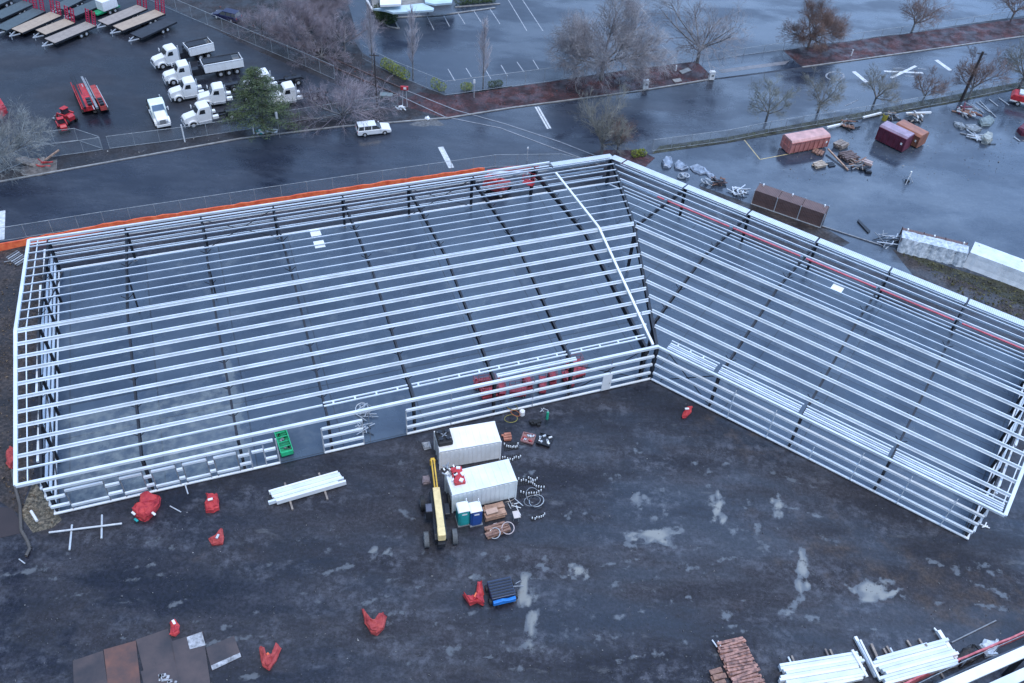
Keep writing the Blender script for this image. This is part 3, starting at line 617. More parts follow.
tree_copy(tG,'small brown bare tree just right of the olive one at the frame bend',617,153,2.5,.62,TWIGB)
tH=bare_tree('bare_tree','pale lichen-covered bare tree at the left edge by the yard fence',6,166,9.5,'round',41,G1,mat('lichen_twigs',(.30,.31,.30),.85,0,.3,.6,col2=(.15,.16,.16)),nsub={4:14,3:9,2:6},wide=1.2)
for i,(x,y,s_c,lb,src) in enumerate([(262,34,.95,'mauve bare tree beside the parked dark car at the top',tF),(300,46,1.1,'mauve bare tree second from the left in the grove by the rails',tA),(322,60,.85,'mauve bare tree nearest the rails in the top grove',tF),(345,52,.95,'mauve bare tree at the right edge of the top grove',tB),(330,25,1.1,'mauve bare tree at the back of the top grove',tA)]):
    s2={tA:.52,tB:.60,tF:.72}[src]*s_c
    tree_copy(src,lb,x,y,i*1.3,s2,TWIGP)
tI=bare_tree('columnar_tree','narrow columnar bare tree behind the left clipped yellow hedge',413,79,11.,'column',51,'narrow columnar bare trees',TWIGW)
tree_copy(tI,'narrow columnar bare tree behind the fence, rightmost of the narrow ones',483,88,2,.95)
tree_copy(tI,'narrow columnar bare tree beside the car park corner, leftmost of the narrow ones',373,72,4,.95)
G2='young street trees along the wet yard fence'
tJ=bare_tree('young_tree','thin olive young tree nearest the salmon skip on the verge',766,121,8.,'sparse',61,G2,mat('pale_olive_twigs',(.22,.23,.20),.85,0,.3,.5,col2=(.13,.13,.12)),nsub={4:9,3:7,2:6},wide=1.0,up=.4)
tree_copy(tJ,'thin olive young tree right of the salmon skip on the verge',818,112,1,1.,TWIGO)
tree_copy(tJ,'thin olive young tree behind the purple skip',873,106,2,.95,TWIGO)
tree_copy(tJ,'thin brown young tree right of the orange-brown skip',922,103,3,.85,TWIGB)
tree_copy(tJ,'thin brown young tree beside the brown utility pole',968,98,4,1.2,TWIGB)
tree_copy(tJ,'thin young tree at the right edge behind the red lorry',1019,88,5,1.35,TWIGO)
# conifer
def conifer(px,py,h):
    root=thing('conifer','dark green bushy conifer beside the parked white lorries','conifer',at(px,py)); rng=random.Random(5)
    tr=MB(); tr.tube((0,0,0),(0,0,h),.28,.04,8,False); cr=MB()
    for i in range(300):
        f=(i/300)**.9; z=h*(.15+.84*f); Lb=(5.0*(1-f)**.75+.35)*rng.uniform(.7,1.08); a=rng.uniform(0,6.28)
        d=V((math.cos(a),math.sin(a),.28-.2*(1-f))); p=V((0,0,z)); tr.tube(p,p+d*Lb*.9,.035,.01,3,False)
        n=int(18+Lb*20)
        for k in range(n):
            t=rng.uniform(.12,1)**.7; c=p+d*Lb*t+V((rng.gauss(0,.27),rng.gauss(0,.27),rng.gauss(0,.16)-.12*t))*(.6+.5*(1-f)); s=rng.uniform(.12,.24)
            u=V((rng.gauss(0,1),rng.gauss(0,1),rng.gauss(0,.5))).normalized()*s; w=V((rng.gauss(0,1),rng.gauss(0,1),rng.gauss(0,.6))).normalized()*s*.55
            cr.add([c-u*.5-w*.5,c+u*.6,c-u*.4+w*.6],[(0,1,2)])
    tr.build('trunk',BARK,root,fixn=False); cr.build('crown',NEED,root,fixn=False)
conifer(264,133,9.6)
def leafy(name,label,cat,pts,h,w,m,seed,group=None,dens=260):
    "shrub or clipped hedge along a pixel line: stems inside, many leaf faces around"
    rng=random.Random(seed); P=[at(*p) for p in pts]; root=thing(name,label,cat,P[0],0,group); lf=MB(); st=MB()
    for a,b in zip(P,P[1:]):
        L=(b-a).length; n=max(2,int(L/.8))
        for k in range(n):
            q=a.lerp(b,(k+.5)/n)-P[0]; hh=h*rng.uniform(.8,1.1); st.tube(q,q+V((rng.uniform(-.2,.2),rng.uniform(-.2,.2),hh*.7)),.04,.02,4,False)
            for j in range(dens):
                d=V((rng.gauss(0,1),rng.gauss(0,1),rng.gauss(0,1))).normalized()*rng.uniform(.6,1)**.5; c=q+V((d.x*w*.55,d.y*w*.55,hh*.52+d.z*hh*.5)); s=rng.uniform(.10,.2)
                u=V((rng.gauss(0,1),rng.gauss(0,1),rng.gauss(0,1))).normalized()*s; v=V((rng.gauss(0,1),rng.gauss(0,1),rng.gauss(0,1))).normalized()*s*.7
                lf.add([c-u,c+v,c+u],[(0,1,2)])
    st.build('stem',BARK,root,fixn=False); lf.build('foliage',m,root,fixn=False); return root
GH='yellow-green hedge pieces behind the fence'
leafy('hedge','yellow-green hedge piece between the two leftmost narrow trees','hedge',[(384,67),(398,76),(408,81)],1.9,1.5,HEDGE,1,GH)
leafy('hedge','yellow-green hedge piece left of the fence corner','hedge',[(432,88),(445,92)],1.7,1.4,HEDGE,2,GH)
leafy('hedge','small green hedge piece left of the rightmost narrow tree','hedge',[(463,90),(470,89.5)],1.3,1.3,HEDGE,3,GH)
leafy('hedge','low dull green hedge right of the rightmost narrow tree','hedge',[(488,87),(502,85)],1.0,1.2,SHRUB,4,GH)
leafy('clipped_shrub','large green shrub on the kerbed island by the pale canopy','shrub',[(383,14),(388,24)],2.0,3.4,SHRUB,5,None,900)
leafy('clipped_shrub','dark green shrub row along the kerb at the very top','shrub',[(458,4),(475,2.5),(492,1)],1.2,2.4,SHRUB,6,None,420)
leafy('clipped_shrub','dull yellow-green shrub at the frame bend beside the small brown tree','shrub',[(632,157),(645,155)],1.1,1.2,HEDGE,7)
# ------------------------------------------------------------------ fences
def fence(label,base,h,gap=3.,rail=.05,bottom=True,mesh=True,group='chain link fences',post=.035,pm=None,name='chain_link_fence'):
    P=[at(*p) for p in base]; root=thing(name,label,'fence',P[0],0,group); o=P[0]; up=V((0,0,h))
    rl=MB(); me=MB(); cnt=0
    for a,b in zip(P,P[1:]):
        rl.tube(a-o+up,b-o+up,rail*.6,n=5)
        if bottom: rl.tube(a-o+V((0,0,.12)),b-o+V((0,0,.12)),rail*.5,n=5)
        if mesh: me.add([a-o+V((0,0,.1)),b-o+V((0,0,.1)),b-o+up,a-o+up],[(0,1,2,3)])
        n=max(1,round((b-a).length/gap))
        for k in range(n+(1 if b is P[-1] else 0)):
            q=a.lerp(b,k/n)-o; pb=MB(); pb.tube(q,q+up*1.03,post,n=6); pb.build('post',pm or FENM,root); cnt+=1
    rl.build('rail',pm or FENM,root)
    if mesh: me.build('wire_mesh',CHAIN,root,fixn=False)
    return root
fence('chain link fence between the dark road and the orange netting behind the left wing',[(-40,248),(0,242),(105,225),(256,202),(383,183),(495,167),(560,166),(585,172)],1.9,3.05)
fence('chain link fence on the road side of the storage yard, under the white lorries',[(110,149),(185,139.5),(252,129),(300,121),(350,113),(398,106)],1.9,3.)
fence('chain link fence running diagonally between the storage yard and the rail line',[(120,-14),(162,6),(256,46),(306,67),(335,80)],2.3,3.4)
fence('chain link fence between the mulch strip and the car park',[(363,59),(390,73),(445,95.5),(465,93),(506,87.5),(544,82.5),(640,68.5),(692,62)],2.3,3.6)
fence('chain link fence behind the right pavement along the top car park',[(703,61),(783,50),(900,34),(1024,16)],1.3,4.)
fence('chain link fence between the grass verge and the wet yard',[(652,151.5),(727,141.5),(768,133),(863,117.5),(898,111.5),(948,102.5),(1015,88.5),(1060,80)],1.9,3.)
fence('open swing gate panels by the pale left tree',[(-5,175),(30,152.5+8),(47,158),(84,153),(103,150)],1.9,3.)
fence('folded back fence return behind the gate by the red loaders',[(27,147),(55,143.5),(78,141),(102,149)],1.9,3.2)
def netting(name,label,cat,pts,h,th,m,z=0,group=None,seed=1):
    rng=random.Random(seed); P=[at(*p) for p in pts]; mb=MB(); o=P[0]; prev=None
    for a,b in zip(P,P[1:]):
        n=max(1,int((b-a).length/.8)); d=(b-a).normalized(); nn=V((-d.y,d.x,0))
        for k in range(n):
            q=a.lerp(b,k/n)-o; hh=h*.85*rng.uniform(.88,1.1); off=rng.uniform(-.05,.05)
            cur=[q+nn*(off-th/2),q+nn*(off+th/2),q+nn*(off*.5+th*.2)+V((0,0,hh)),q+nn*(off*.5-th*.2)+V((0,0,hh))]
            if prev:
                mb.add(prev+cur,[(0,4,5,1),(1,5,6,2),(2,6,7,3),(3,7,4,0)])
            prev=cur
    o2=mb.build(name,m); o2.location=o; return tag(o2,label,cat,group)
netting('orange_netting','long orange mesh netting along the fence behind the left wing','netting',[(-40,257),(0,250),(40,242),(105,229.5),(256,206.5),(383,187),(490,171.5)],.95,.4,ORANGE)
netting('orange_netting','short bright orange netting at the left rear corner of the frame','netting',[(42,240),(75,234.5)],.5,.7,mat('yellow_orange_netting',(.9,.38,.05),.6,0,.3,2),seed=3)
netting('red_netting','red netting strip along the fence corner behind the frame bend','netting',[(487,173),(520,169),(545,167)],.6,.5,PINKR,seed=4)
# orange/red fence and second frame at the lower right corner
bf=fence('temporary fence with long leaning braces at the lower right beside the second frame',[(905,695),(960,668),(1024,640),(1060,625)],1.5,3.,mesh=False,bottom=False)
netting('orange_netting','pink-red mesh netting on the fence at the lower right corner','netting',[(895,690),(935,671),(975,655),(1024,634),(1060,620)],.7,.35,mat('pink_netting',(.75,.22,.22),.55,0,.3,2,col2=(.5,.10,.12)),seed=6)
netting('black_silt_sheet','dark grey sheet hanging inside the lower right netting','sheeting',[(915,696),(960,674),(1024,648),(1060,632)],1.,.3,mat('dark_sheet',(.10,.11,.14),.4,0,.3,1),seed=7)
# second building corner
SB=thing('second_frame_corner','pale roof channels of a second building frame in the lower right corner','building frame',at(1024,683))
o=at(1024,683)
sd=(at(1030,650,4.5)-at(955,683,4.5)).normalized(); sn=V((sd.y,-sd.x,0)); p0=at(990,667,4.5)
for k in range(6):
    mb=MB(); a=p0-sd*14+sn*k*1.35-o; b=p0+sd*14+sn*k*1.35-o; a=a-V((0,0,0)); mb.beam(a,b,.75,.22); mb.build('roof_channel',GALV if k%3 else WHITE,SB)
for k in (-12,-4,4,12):
    mb=MB(); a=p0+sd*k-o; mb.beam(V((a.x,a.y,0)),V((a.x,a.y,4.35)),.3,.3,(1,0,0)); mb.build('column',DARK,SB)
    mb=MB(); mb.beam(a-V((0,0,.35)),a+sn*7.5-V((0,0,.35)),.25,.4); mb.build('rafter',DARK,SB)
# ------------------------------------------------------------------ vehicles
def wheel(root,x,y,r,w,rim=ALU,name='wheel'):
    mb=MB(); mb.tube((x,y-w/2,r),(x,y+w/2,r),r,n=18); o=mb.build(name,BLACK,root,bevel=.03)
    sg=1 if y>0 else -1
    mb=MB(); mb.tube((x,y+sg*w*.35,r),(x,y+sg*(w/2+.02),r),r*.58,r*.5,14); mb.build('rim',rim,o)
    return o
def lorry(name,label,px,hd,body,group='white lorries parked in the storage yard',lent=9.6,roofm=None,sleeper=False):
    t=thing(name,label,'lorry',px,hd,group); W=1.12
    # hood, cab
    mb=MB(); mb.prism([(lent/2-.1,.75),(lent/2,.9),(lent/2-.05,1.5),(lent/2-.35,1.72),(lent/2-2.0,2.0),(lent/2-2.0,.75)],-.82,.82); mb.build('hood',WHITE,t,bevel=.09)
    mb=MB(); x=lent/2-1.9; mb.prism([(x,.7),(x,2.0),(x-.45,2.85),(x-.7,3.0),(x-2.0,3.05),(x-2.1,2.9),(x-2.1,.7)],-W,W); cab=mb.build('cab',roofm or WHITE,t,bevel=.12)
    mb=MB(); mb.hexa([V((x+.0,-.92,2.08)),V((x+.05,-.92,2.08)),V((x+.05,.92,2.08)),V((x+.0,.92,2.08))],[V((x-.40,-.84,2.76)),V((x-.35,-.84,2.76)),V((x-.35,.84,2.76)),V((x-.40,.84,2.76))]); mb.build('windscreen',GLASS if not roofm else BGLASS,cab)
    for sg in (-1,1):
        mb=MB(); mb.prism([(x-.35,2.05),(x-.60,2.65),(x-1.25,2.65),(x-1.25,2.0)],sg*(W+.015)-.012,sg*(W+.015)+.012); mb.build('side_window',GLASS,cab)
        mb=MB(); mb.box((x+.15,sg*(W+.28),2.25),(.12,.12,.55)); mb.box((x+.1,sg*(W+.12),2.4),(.05,.3,.05)); mb.build('mirror',WHITE,t)
        # fender
        mb=MB(); cx=lent/2-1.15
        pr=[(cx+.75*math.cos(a),.5+.72*math.sin(a)) for a in [math.pi*k/8 for k in range(9)]]+[(cx+.58*math.cos(a),.5+.58*math.sin(a)) for a in [math.pi*(8-k)/8 for k in range(9)]]
        mb.prism(pr,sg*.98-.2,sg*.98+.2); mb.build('fender',WHITE,t)
        mb=MB(); mb.bx(x-2.0,x-.1,sg*(W-.12)-.2,sg*(W-.12)+.2,.45,.85); mb.build('step',ALU,t,bevel=.04)
        mb=MB(); mb.box((lent/2+.02,sg*.66,1.2),(.10,.3,.22)); mb.build('headlight',ALU,t)
        wheel(t,cx,sg*.98,.5,.3)
        for k in (0,1) if body!='dump4' else (0,1,2): wheel(t,-lent/2+1.1+k*1.3,sg*.92,.5,.5)
    mb=MB(); mb.bx(lent/2+.0,lent/2+.12,-1.05,1.05,.42,.8); mb.build('bumper',WHITE if roofm else ALU,t,bevel=.04)
    mb=MB(); mb.bx(lent/2+.0,lent/2+.06,-.45,.45,.85,1.5); mb.build('grille',STEELG,t)
    mb=MB()
    for sg in (-.42,.42): mb.bx(-lent/2,lent/2-.3,sg-.08,sg+.08,.62,.92)
    for k in range(6): mb.bx(-lent/2+.3+k*1.2,-lent/2+.5+k*1.2,-.42,.42,.66,.86)
    mb.build('chassis',DARK,t)
    mb=MB(); mb.tube((x-2.25,.85,.9),(x-2.25,.85,3.3),.08,n=8); mb.build('exhaust_stack',ALU,t)
    if body.startswith('dump'):
        a,b=-lent/2-.1,x-3.9 if body!='dump4' else x-4.3
        mb=MB(); mb.bx(b+.1,x-2.25,-.5,.5,.95,1.7); mb.tube((b+.5,-.3,1.6),(b+.5,-.3,2.6),.16,n=8); mb.tube((b+.6,.35,1.6),(b+.6,.35,2.3),.25,n=8); mb.build('hydraulic_tank',DARK,t)
        mb=MB()
        mb.prism([(a,1.15),(b,1.15),(b+.15,2.45),(a,2.45)],-1.22,-1.14); mb.prism([(a,1.15),(b,1.15),(b+.15,2.45),(a,2.45)],1.14,1.22)
        mb.prism([(b-.05,1.15),(b+.03,1.15),(b+.18,2.6),(b+.1,2.6)],-1.14,1.14); mb.bx(a,a+.07,-1.14,1.14,1.15,2.4)
        for k in range(5): mb.bx(a+.4+k*(b-a)/5,a+.5+k*(b-a)/5,-1.27,-1.22,1.15,2.42); mb.bx(a+.4+k*(b-a)/5,a+.5+k*(b-a)/5,1.22,1.27,1.15,2.42)
        mb.bx(a,b,-1.26,-1.1,2.45,2.53); mb.bx(a,b,1.1,1.26,2.45,2.53)
        d=mb.build('dump_body',WHITE,t)
        mb=MB(); mb.bx(a+.07,b-.05,-1.13,1.13,1.15,1.25); mb.build('bed_floor',DARK,d)
        mb=MB(); mb.tube((a+.2,-.9,2.62),(b-.4,-.9,2.62),.13,n=8); mb.tube((a+.35,-1,2.6),(a+.35,1,2.6),.1,n=8); mb.build('tarp_roll',DARK,d)
        mb=MB(); mb.prism([(a+.25*(b-a),2.50),(b,2.50),(b-.1,2.66),(a+.25*(b-a),2.60)],-1.0,.95); mb.build('bed_cover',DARK,d)
    elif body=='service':
        for sg in (-.85,.85): mb=MB(); mb.bx(x-3.1,x-2.2,sg-.3,sg+.3,.75,1.25); mb.build('fuel_tank',WHITE,t,bevel=.08)
        mb=MB(); mb.bx(-lent/2+.2,-lent/2+2.9,-.4,.4,.93,1.05); mb.build('deck_frame',DARK,t)
    else:
        mb=MB(); 
        for k in range(5): mb.beam((-lent/2+.2+k*.9,-1,1.),(-lent/2+.9+k*.9,-.9,1.8),.1,.1)
        mb.bx(-lent/2,x-2.3,-1,-.85,.95,1.1); mb.bx(-lent/2,x-2.3,.85,1,.95,1.1); mb.build('hook_lift',DARK,t)
    t.scale=(.93,.88,.92); return t
def mid(p,q): 
    a=at(*p); b=at(*q); return (a+b)/2
def put(fr,rear): # pixel of front bottom centre, rear bottom centre
    return mid(fr,rear),math.atan2(at(*fr).y-at(*rear).y,at(*fr).x-at(*rear).x)
p,h=put((153,69),(214,54)); K1=lorry('dump_truck','white tipper lorry farthest from the road, dump bed nearest the diagonal fence',p,h,'dump',lent=9.8)
p,h=put((165,84),(243,70)); K2=lorry('dump_truck','long white tipper lorry with three rear axles, second in the row',p,h,'dump4',lent=12.2)
p,h=put((171,101),(240,88)); K3=lorry('chassis_truck','white bonneted lorry with bare dark chassis, third in the row',p,h,'service',lent=10.6)
p,h=put((199,106),(262,97)); K4=lorry('chassis_truck','white bonneted lorry half hidden behind the lorry nearest the fence',p,h,'service',lent=9.4)
p,h=put((184,127),(246,113)); K5=lorry('chassis_truck','white bonneted lorry with bare chassis nearest the road fence',p,h,'service',lent=9.2)
p,h=put((167,134),(152,101)); K6=lorry('hook_truck','white hook-lift lorry facing the road with a blue-tinted windscreen',p,h,'hook',lent=7.2,roofm=mat('pale_green_white',(.72,.80,.76),.4,0,.06,1))
p,h=put((238,94),(310,80)); dup(K4,p,h,'white lorry mostly hidden behind the left side of the conifer')
p,h=put((268,106),(330,95)); dup(K5,p,h,'white lorry partly hidden right of the conifer, under the mauve tree')
# estate car
def car(name,label,loc,rz,m,group=None,cat='car'):
    t=thing(name,label,cat,loc,rz,group)
    mb=MB(); mb.prism([(2.32,.30),(2.38,.55),(2.25,.78),(1.15,.98),(-2.2,1.0),(-2.33,.8),(-2.33,.35),(-2.1,.25),(2.1,.25)],-.9,.9); mb.build('body',m,t,bevel=.1)
    g=MB(); zb,zt=.98,1.50; g.hexa([V((1.05,-.82,zb)),V((1.05,.82,zb)),V((-2.25,.82,zb)),V((-2.25,-.82,zb))],[V((.25,-.66,zt)),V((.25,.66,zt)),V((-2.05,.66,zt)),V((-2.05,-.66,zt))]); gl=g.build('windows',GLASS,t)
    mb=MB(); mb.box((-.9,0,1.53),(2.45,1.44,.09)); mb.build('roof',m,t,bevel=.03)
    mb=MB()
    for sg in (-1,1):
        for xa,xb in ((-.35,-.30),(-1.35,-1.3),(-2.22,-2.04)):
            mb.hexa([V((xa-.05,sg*.82,zb)),V((xa+.05,sg*.82,zb)),V((xa+.05,sg*.845,zb)),V((xa-.05,sg*.845,zb))],[V((xb-.05,sg*.66,zt)),V((xb+.05,sg*.66,zt)),V((xb+.05,sg*.685,zt)),V((xb-.05,sg*.685,zt))])
    mb.build('pillars',m,t)
    for sg in (-1,1):
        mb=MB(); mb.box((2.30,sg*.62,.66),(.10,.34,.14)); mb.build('headlight',ALU,t)
        mb=MB(); mb.box((-2.31,sg*.72,.75),(.06,.2,.25)); mb.build('tail_light',RED,t)
        mb=MB(); mb.box((.9,sg*.98,1.02),(.12,.2,.14)); mb.build('mirror',m,t)
        for x in (1.42,-1.35): wheel(t,x,sg*.82,.34,.24)
    return t
p,h=put((389,131),(358,134.5)); c1=car('estate_car','white estate car parked on the road beside the kerb',p,h,WHITE)
p,h=put((215,16),(240,22)); car('estate_car','dark blue estate car parked by the diagonal fence at the top',p,h,mat('dark_blue_paint',(.02,.022,.07),.3,0,.1,1))
# flatbed trailers
def trailer(label,front,rear,deck,ramps=True,group='flatbed trailers parked at the top left'):
    a=at(*front,.9); b=at(*rear,.9); L=(b-a).length; c=(a+b)/2; t=thing('flatbed_trailer',label,'trailer',(c.x,c.y,0),math.atan2(a.y-b.y,a.x-b.x),group)
    mb=MB(); mb.bx(-L/2,L/2,-1.25,1.25,.85,.95); mb.build('deck',deck,t)
    mb=MB(); mb.bx(-L/2-.05,L/2+.05,-1.32,-1.25,.72,.98); mb.bx(-L/2-.05,L/2+.05,1.25,1.32,.72,.98); mb.bx(-L/2,L/2,-.5,-.35,.55,.84); mb.bx(-L/2,L/2,.35,.5,.55,.84); mb.build('frame',DARK,t)
    mb=MB(); mb.beam((L/2,.6,.62),(L/2+1.5,0,.6),.12,.14); mb.beam((L/2,-.6,.62),(L/2+1.5,0,.6),.12,.14); mb.tube((L/2+1.2,0,0),(L/2+1.2,0,1.1),.07,n=6); mb.build('drawbar',ALU,t)
    for sg in (-1,1):
        for k in (0,1): wheel(t,-L/2+2.0+k*.95,sg*1.15,.4,.28)
        if ramps:
            mb=MB(); y=sg*.72
            for dy in (-.35,.35): mb.beam((-L/2-.05,y+dy,.95),(-L/2-.45,y+dy,3.0),.10,.14,(1,0,0))
            for k in range(6): z=1.1+k*.36; mb.box((-L/2-.08-k*.07,y,z),(.08,.7,.09))
            mb.build('ramp',mat('crimson_paint',(.45,.02,.07),.5,0,.2,2),t)
    return t
TR=[('pinkish boarded trailer with upright red ramps, third from the left in the front row',(17,31),(56,14),DECKT,1),('short tan boarded trailer behind the nearest brown one',(41,32.5),(70,21),DECKT,1),('brown boarded trailer nearest the open yard, left of the gap',(50,41),(91,24),DECKW,1),
 ('brown boarded trailer right of the small white tank trailer',(103,23),(142,7),DECKW,1),('pale tan boarded trailer second from the right end',(118,28.5),(160,12),DECKT,1),('black decked trailer at the right end of the row, without ramps',(136,36),(171,20),mat('black_deck',(.03,.034,.045),.6,0,.2,1),0),
 ('dark green-grey decked trailer with pink ramps near the left edge',(1,29),(39,10),DECKG,1),('dark green-grey trailer second row from the left edge',(-4,17),(28,2.5),DECKG,1),('dark green-grey trailer in the top left corner',(-12,6),(14,-6),DECKG,1),('dark long trailer behind the tan ones at the top',(71,14),(112,-3),DECKG,0),('dark trailer farthest back above the red ramps',(58,8),(84,-5),DECKG,1)]
for lb,f,r,d,rm in TR: trailer(lb,f,r,d,bool(rm))
t=thing('tank_trailer','small white box trailer on twin wheels among the flatbeds','trailer',at(109,12),axis((100,14),(118,7)),None)
mb=MB(); mb.prism([(-1.4,.7),(1.4,.7),(1.4,2.0),(1.0,2.3),(-1.4,2.3)],-.9,.9); mb.build('body',WHITE,t,bevel=.1)
mb=MB(); mb.bx(-2.6,1.8,-.7,.7,.45,.68); mb.build('frame',GREEN,t)
for sg in (-1,1):
    for x in (-.5,.5): wheel(t,x,sg*1.,.38,.25)
# red machines in storage yard
def loader(label,px,rz,bucket=True,s=1.):
    t=thing('compact_loader',label,'loader',at(*px),rz,'red machines in the storage yard'); t.scale=(s,s,s)
    mb=MB(); mb.prism([(-1.2,.5),(.4,.5),(.5,1.0),(.1,1.1),(-.9,1.35),(-1.25,1.1)],-.45,.45); mb.build('body',RED,t,bevel=.06)
    mb=MB(); mb.prism([(-.3,1.2),(.35,1.2),(.3,1.95),(-.25,1.95)],-.4,.4); c=mb.build('cab_guard',DARK,t); 
    mb=MB(); mb.bx(-.35,.4,-.45,.45,1.95,2.02); mb.build('roof',RED,c)
    mb=MB(); 
    for sg in (-.62,.62): mb.beam((-.9,sg,1.3),(.9,sg,1.15),.14,.2); mb.beam((.9,sg,1.15),(1.35,sg,.4),.14,.2)
    mb.build('lift_arms',RED,t)
    for sg in (-1,1):
        for x in (-.8,.5): wheel(t,x,sg*.62,.42,.3,RED)
    if bucket: mb=MB(); mb.prism([(1.3,.1),(2.1,.08),(2.15,.14),(1.45,.25),(1.4,.75),(1.3,.75)],-.9,.9); mb.build('bucket',STEELG,t)
    return t
loader('red compact loader with a long grey bucket pointing at the pale tree',(68,121),axis((68,121),(48,112)))
loader('small red compact loader nearest the fence, below the other one',(64,130),axis((64,130),(58,118)),False,.9)
def drill(label,f,r,boxm,grey):
    a,h=put(f,r); L=(at(*f)-at(*r)).length; t=thing('tracked_machine',label,'machine',a,h,'red machines in the storage yard')
    for sg in (-1,1):
        mb=MB(); mb.prism([(-L*.33,.05),(L*.25,.05),(L*.3,.35),(L*.25,.65),(-L*.33,.65),(-L*.38,.35)],sg*.8-.2,sg*.8+.2); mb.build('track',BLACK,t)
    mb=MB(); mb.prism([(-L*.45,.7),(L*.3,.7),(L*.35,1.3),(L*.05,1.7),(-L*.2,1.7),(-L*.45,1.4)],-.75,.1 if grey else .75); mb.build('body',boxm,t,bevel=.06)
    mb=MB(); mb.beam((-L*.5,.5,1.5),(L*.55,.5,1.9),.3,.3); mb.beam((-L*.2,.15,1.6),(L*.5,.15,1.9),.12,.12); mb.build('boom',STEELG if grey else DARK,t)
    mb=MB(); 
    for k in range(3): mb.bx(-L*.45+k*.7,-L*.45+k*.7+.45,-.6,.0,1.5,1.75)
    mb.build('engine_cover',DARK,t)
    mb=MB(); mb.beam((-L*.5,-.85,1.3),(L*.3,-.85,1.3),.07,.07); mb.beam((-L*.5,.9,1.4),(L*.4,.9,1.5),.1,.1); mb.build('rail',ALU if grey else RED,t)
    return t
drill('long red tracked machine, the left one of the two standing side by side',(79,88),(92,117),RED,False)
drill('red and grey tracked machine with black rear, right one of the side by side pair',(90,90),(104,117),PINKR,True)
# boxes: skips and containers
def skip(name,label,p,q,w,h,m,lid,group,z0=.15,ribs=True):
    a=at(*p); b=at(*q); L=(b-a).length; c=(a+b)/2; t=thing(name,label,'skip',c,math.atan2(b.y-a.y,b.x-a.x),group)
    mb=MB(); mb.hexa([V((-L/2,-w/2+.1,z0)),V((L/2,-w/2+.1,z0)),V((L/2,w/2-.1,z0)),V((-L/2,w/2-.1,z0))],[V((-L/2,-w/2,h)),V((L/2,-w/2,h)),V((L/2,w/2,h)),V((-L/2,w/2,h))])
    if ribs:
        n=int(L/.75)
        for k in range(n+1):
            x=-L/2+.05+k*(L-.1)/n
            for sg in (-1,1): mb.box((x,sg*(w/2+.03),(z0+h)/2),(.10,.12,h-z0-.1))
        for sg in (-1,1): mb.bx(-L/2,L/2,sg*(w/2+.05)-.06,sg*(w/2+.05)+.06,h-.12,h+.02)
    bd=mb.build('body',m,t,bevel=.03)
    mb=MB(); mb.prism([(-w/2-.05,h+.02),(w/2+.05,h+.02),(w/2-.2,h+.28),(-w/2+.2,h+.28)],-L/2,L/2); o=mb.build('lid',lid,t,bevel=.04); o.rotation_euler=(0,0,R(90)); 
    mb=MB(); mb.tube((-L/2-.05,-w/2+.2,h*.55),(-L/2-.05,w/2-.2,h*.55),.05); mb.tube((-L/2-.06,-.5,z0),(-L/2-.06,-.5,h),.06); mb.tube((-L/2-.06,.5,z0),(-L/2-.06,.5,h),.06); mb.build('tail_frame',m,t)
    for sg in (-1,1): mb=MB(); mb.box((L/2-.5,sg*(w/2+.12),h*.6),(.25,.05,.3)); mb.build('label_plate',WHITE,t)
    return t
GS='covered steel skips in the wet yard'
skip('roll_off_skip','salmon pink covered skip parked over the yellow bay line',(784,151),(822,144),2.2,1.9,SALM,mat('pink_lid',(.60,.33,.30),.5,0,.15,1),GS)
skip('roll_off_skip','purple covered skip, left one of the touching pair',(878,138),(905,151),2.1,2.3,PURPD,mat('purple_lid',(.34,.24,.32),.45,0,.15,1),GS)
skip('roll_off_skip','orange-brown covered skip, right one of the touching pair',(895,134),(920,147),2.1,1.9,ORNG,ORNG,GS)
# ISO style containers
def cont(label,A,Bp,w,h,m,mroof):
    a=at(*A); b=at(*Bp); L=(b-a).length; d=(b-a).normalized(); n=V((-d.y,d.x,0)); c=(a+b)/2+n*w/2
    t=thing('storage_container',label,'container',c,math.atan2(d.y,d.x),'white site containers')
    mb=MB(); mb.bx(-L/2,L/2,-w/2,w/2,.12,h)
    for k in range(int(L/.42)):
        x=-L/2+.25+k*.42
        for sg in (-1,1): mb.box((x,sg*(w/2+.012),h/2),(.2,.03,h-.4))
    mb.build('body',m,t)
    mb=MB(); mb.bx(-L/2-.03,L/2+.03,-w/2-.04,w/2+.04,h,h+.07); 
    for k in range(9): mb.bx(-L/2+.4+k*(L-.8)/8-.06,-L/2+.4+k*(L-.8)/8+.06,-w/2+.15,w/2-.15,h+.07,h+.095)
    mb.build('roof',mroof,t)
    for sx in (-1,1):
        for sg in (-1,1): mb=MB(); mb.box((sx*(L/2+.02),sg*(w/2-.0),h/2),(.12,.12,h)); mb.build('corner_post',m,t)
    mb=MB(); 
    for y in (-.75,-.3,.3,.75): mb.tube((-L/2-.08,y,.3),(-L/2-.08,y,h-.15),.03,n=6)
    mb.bx(-L/2-.06,-L/2-.02,-.03,.03,.15,h-.1); mb.build('door_bars',STEELG,t)
    return t
CA=cont('cream white container nearest the frame wall, with a black tank on its roof',(440,469.5),(499.5,459),2.44,2.6,CREAM,CREAM)
CB=cont('pale greenish white container behind the toilets, with red goods on its roof corner',(452.5,512.5),(515,498),2.44,2.6,MINTW,MINTW)
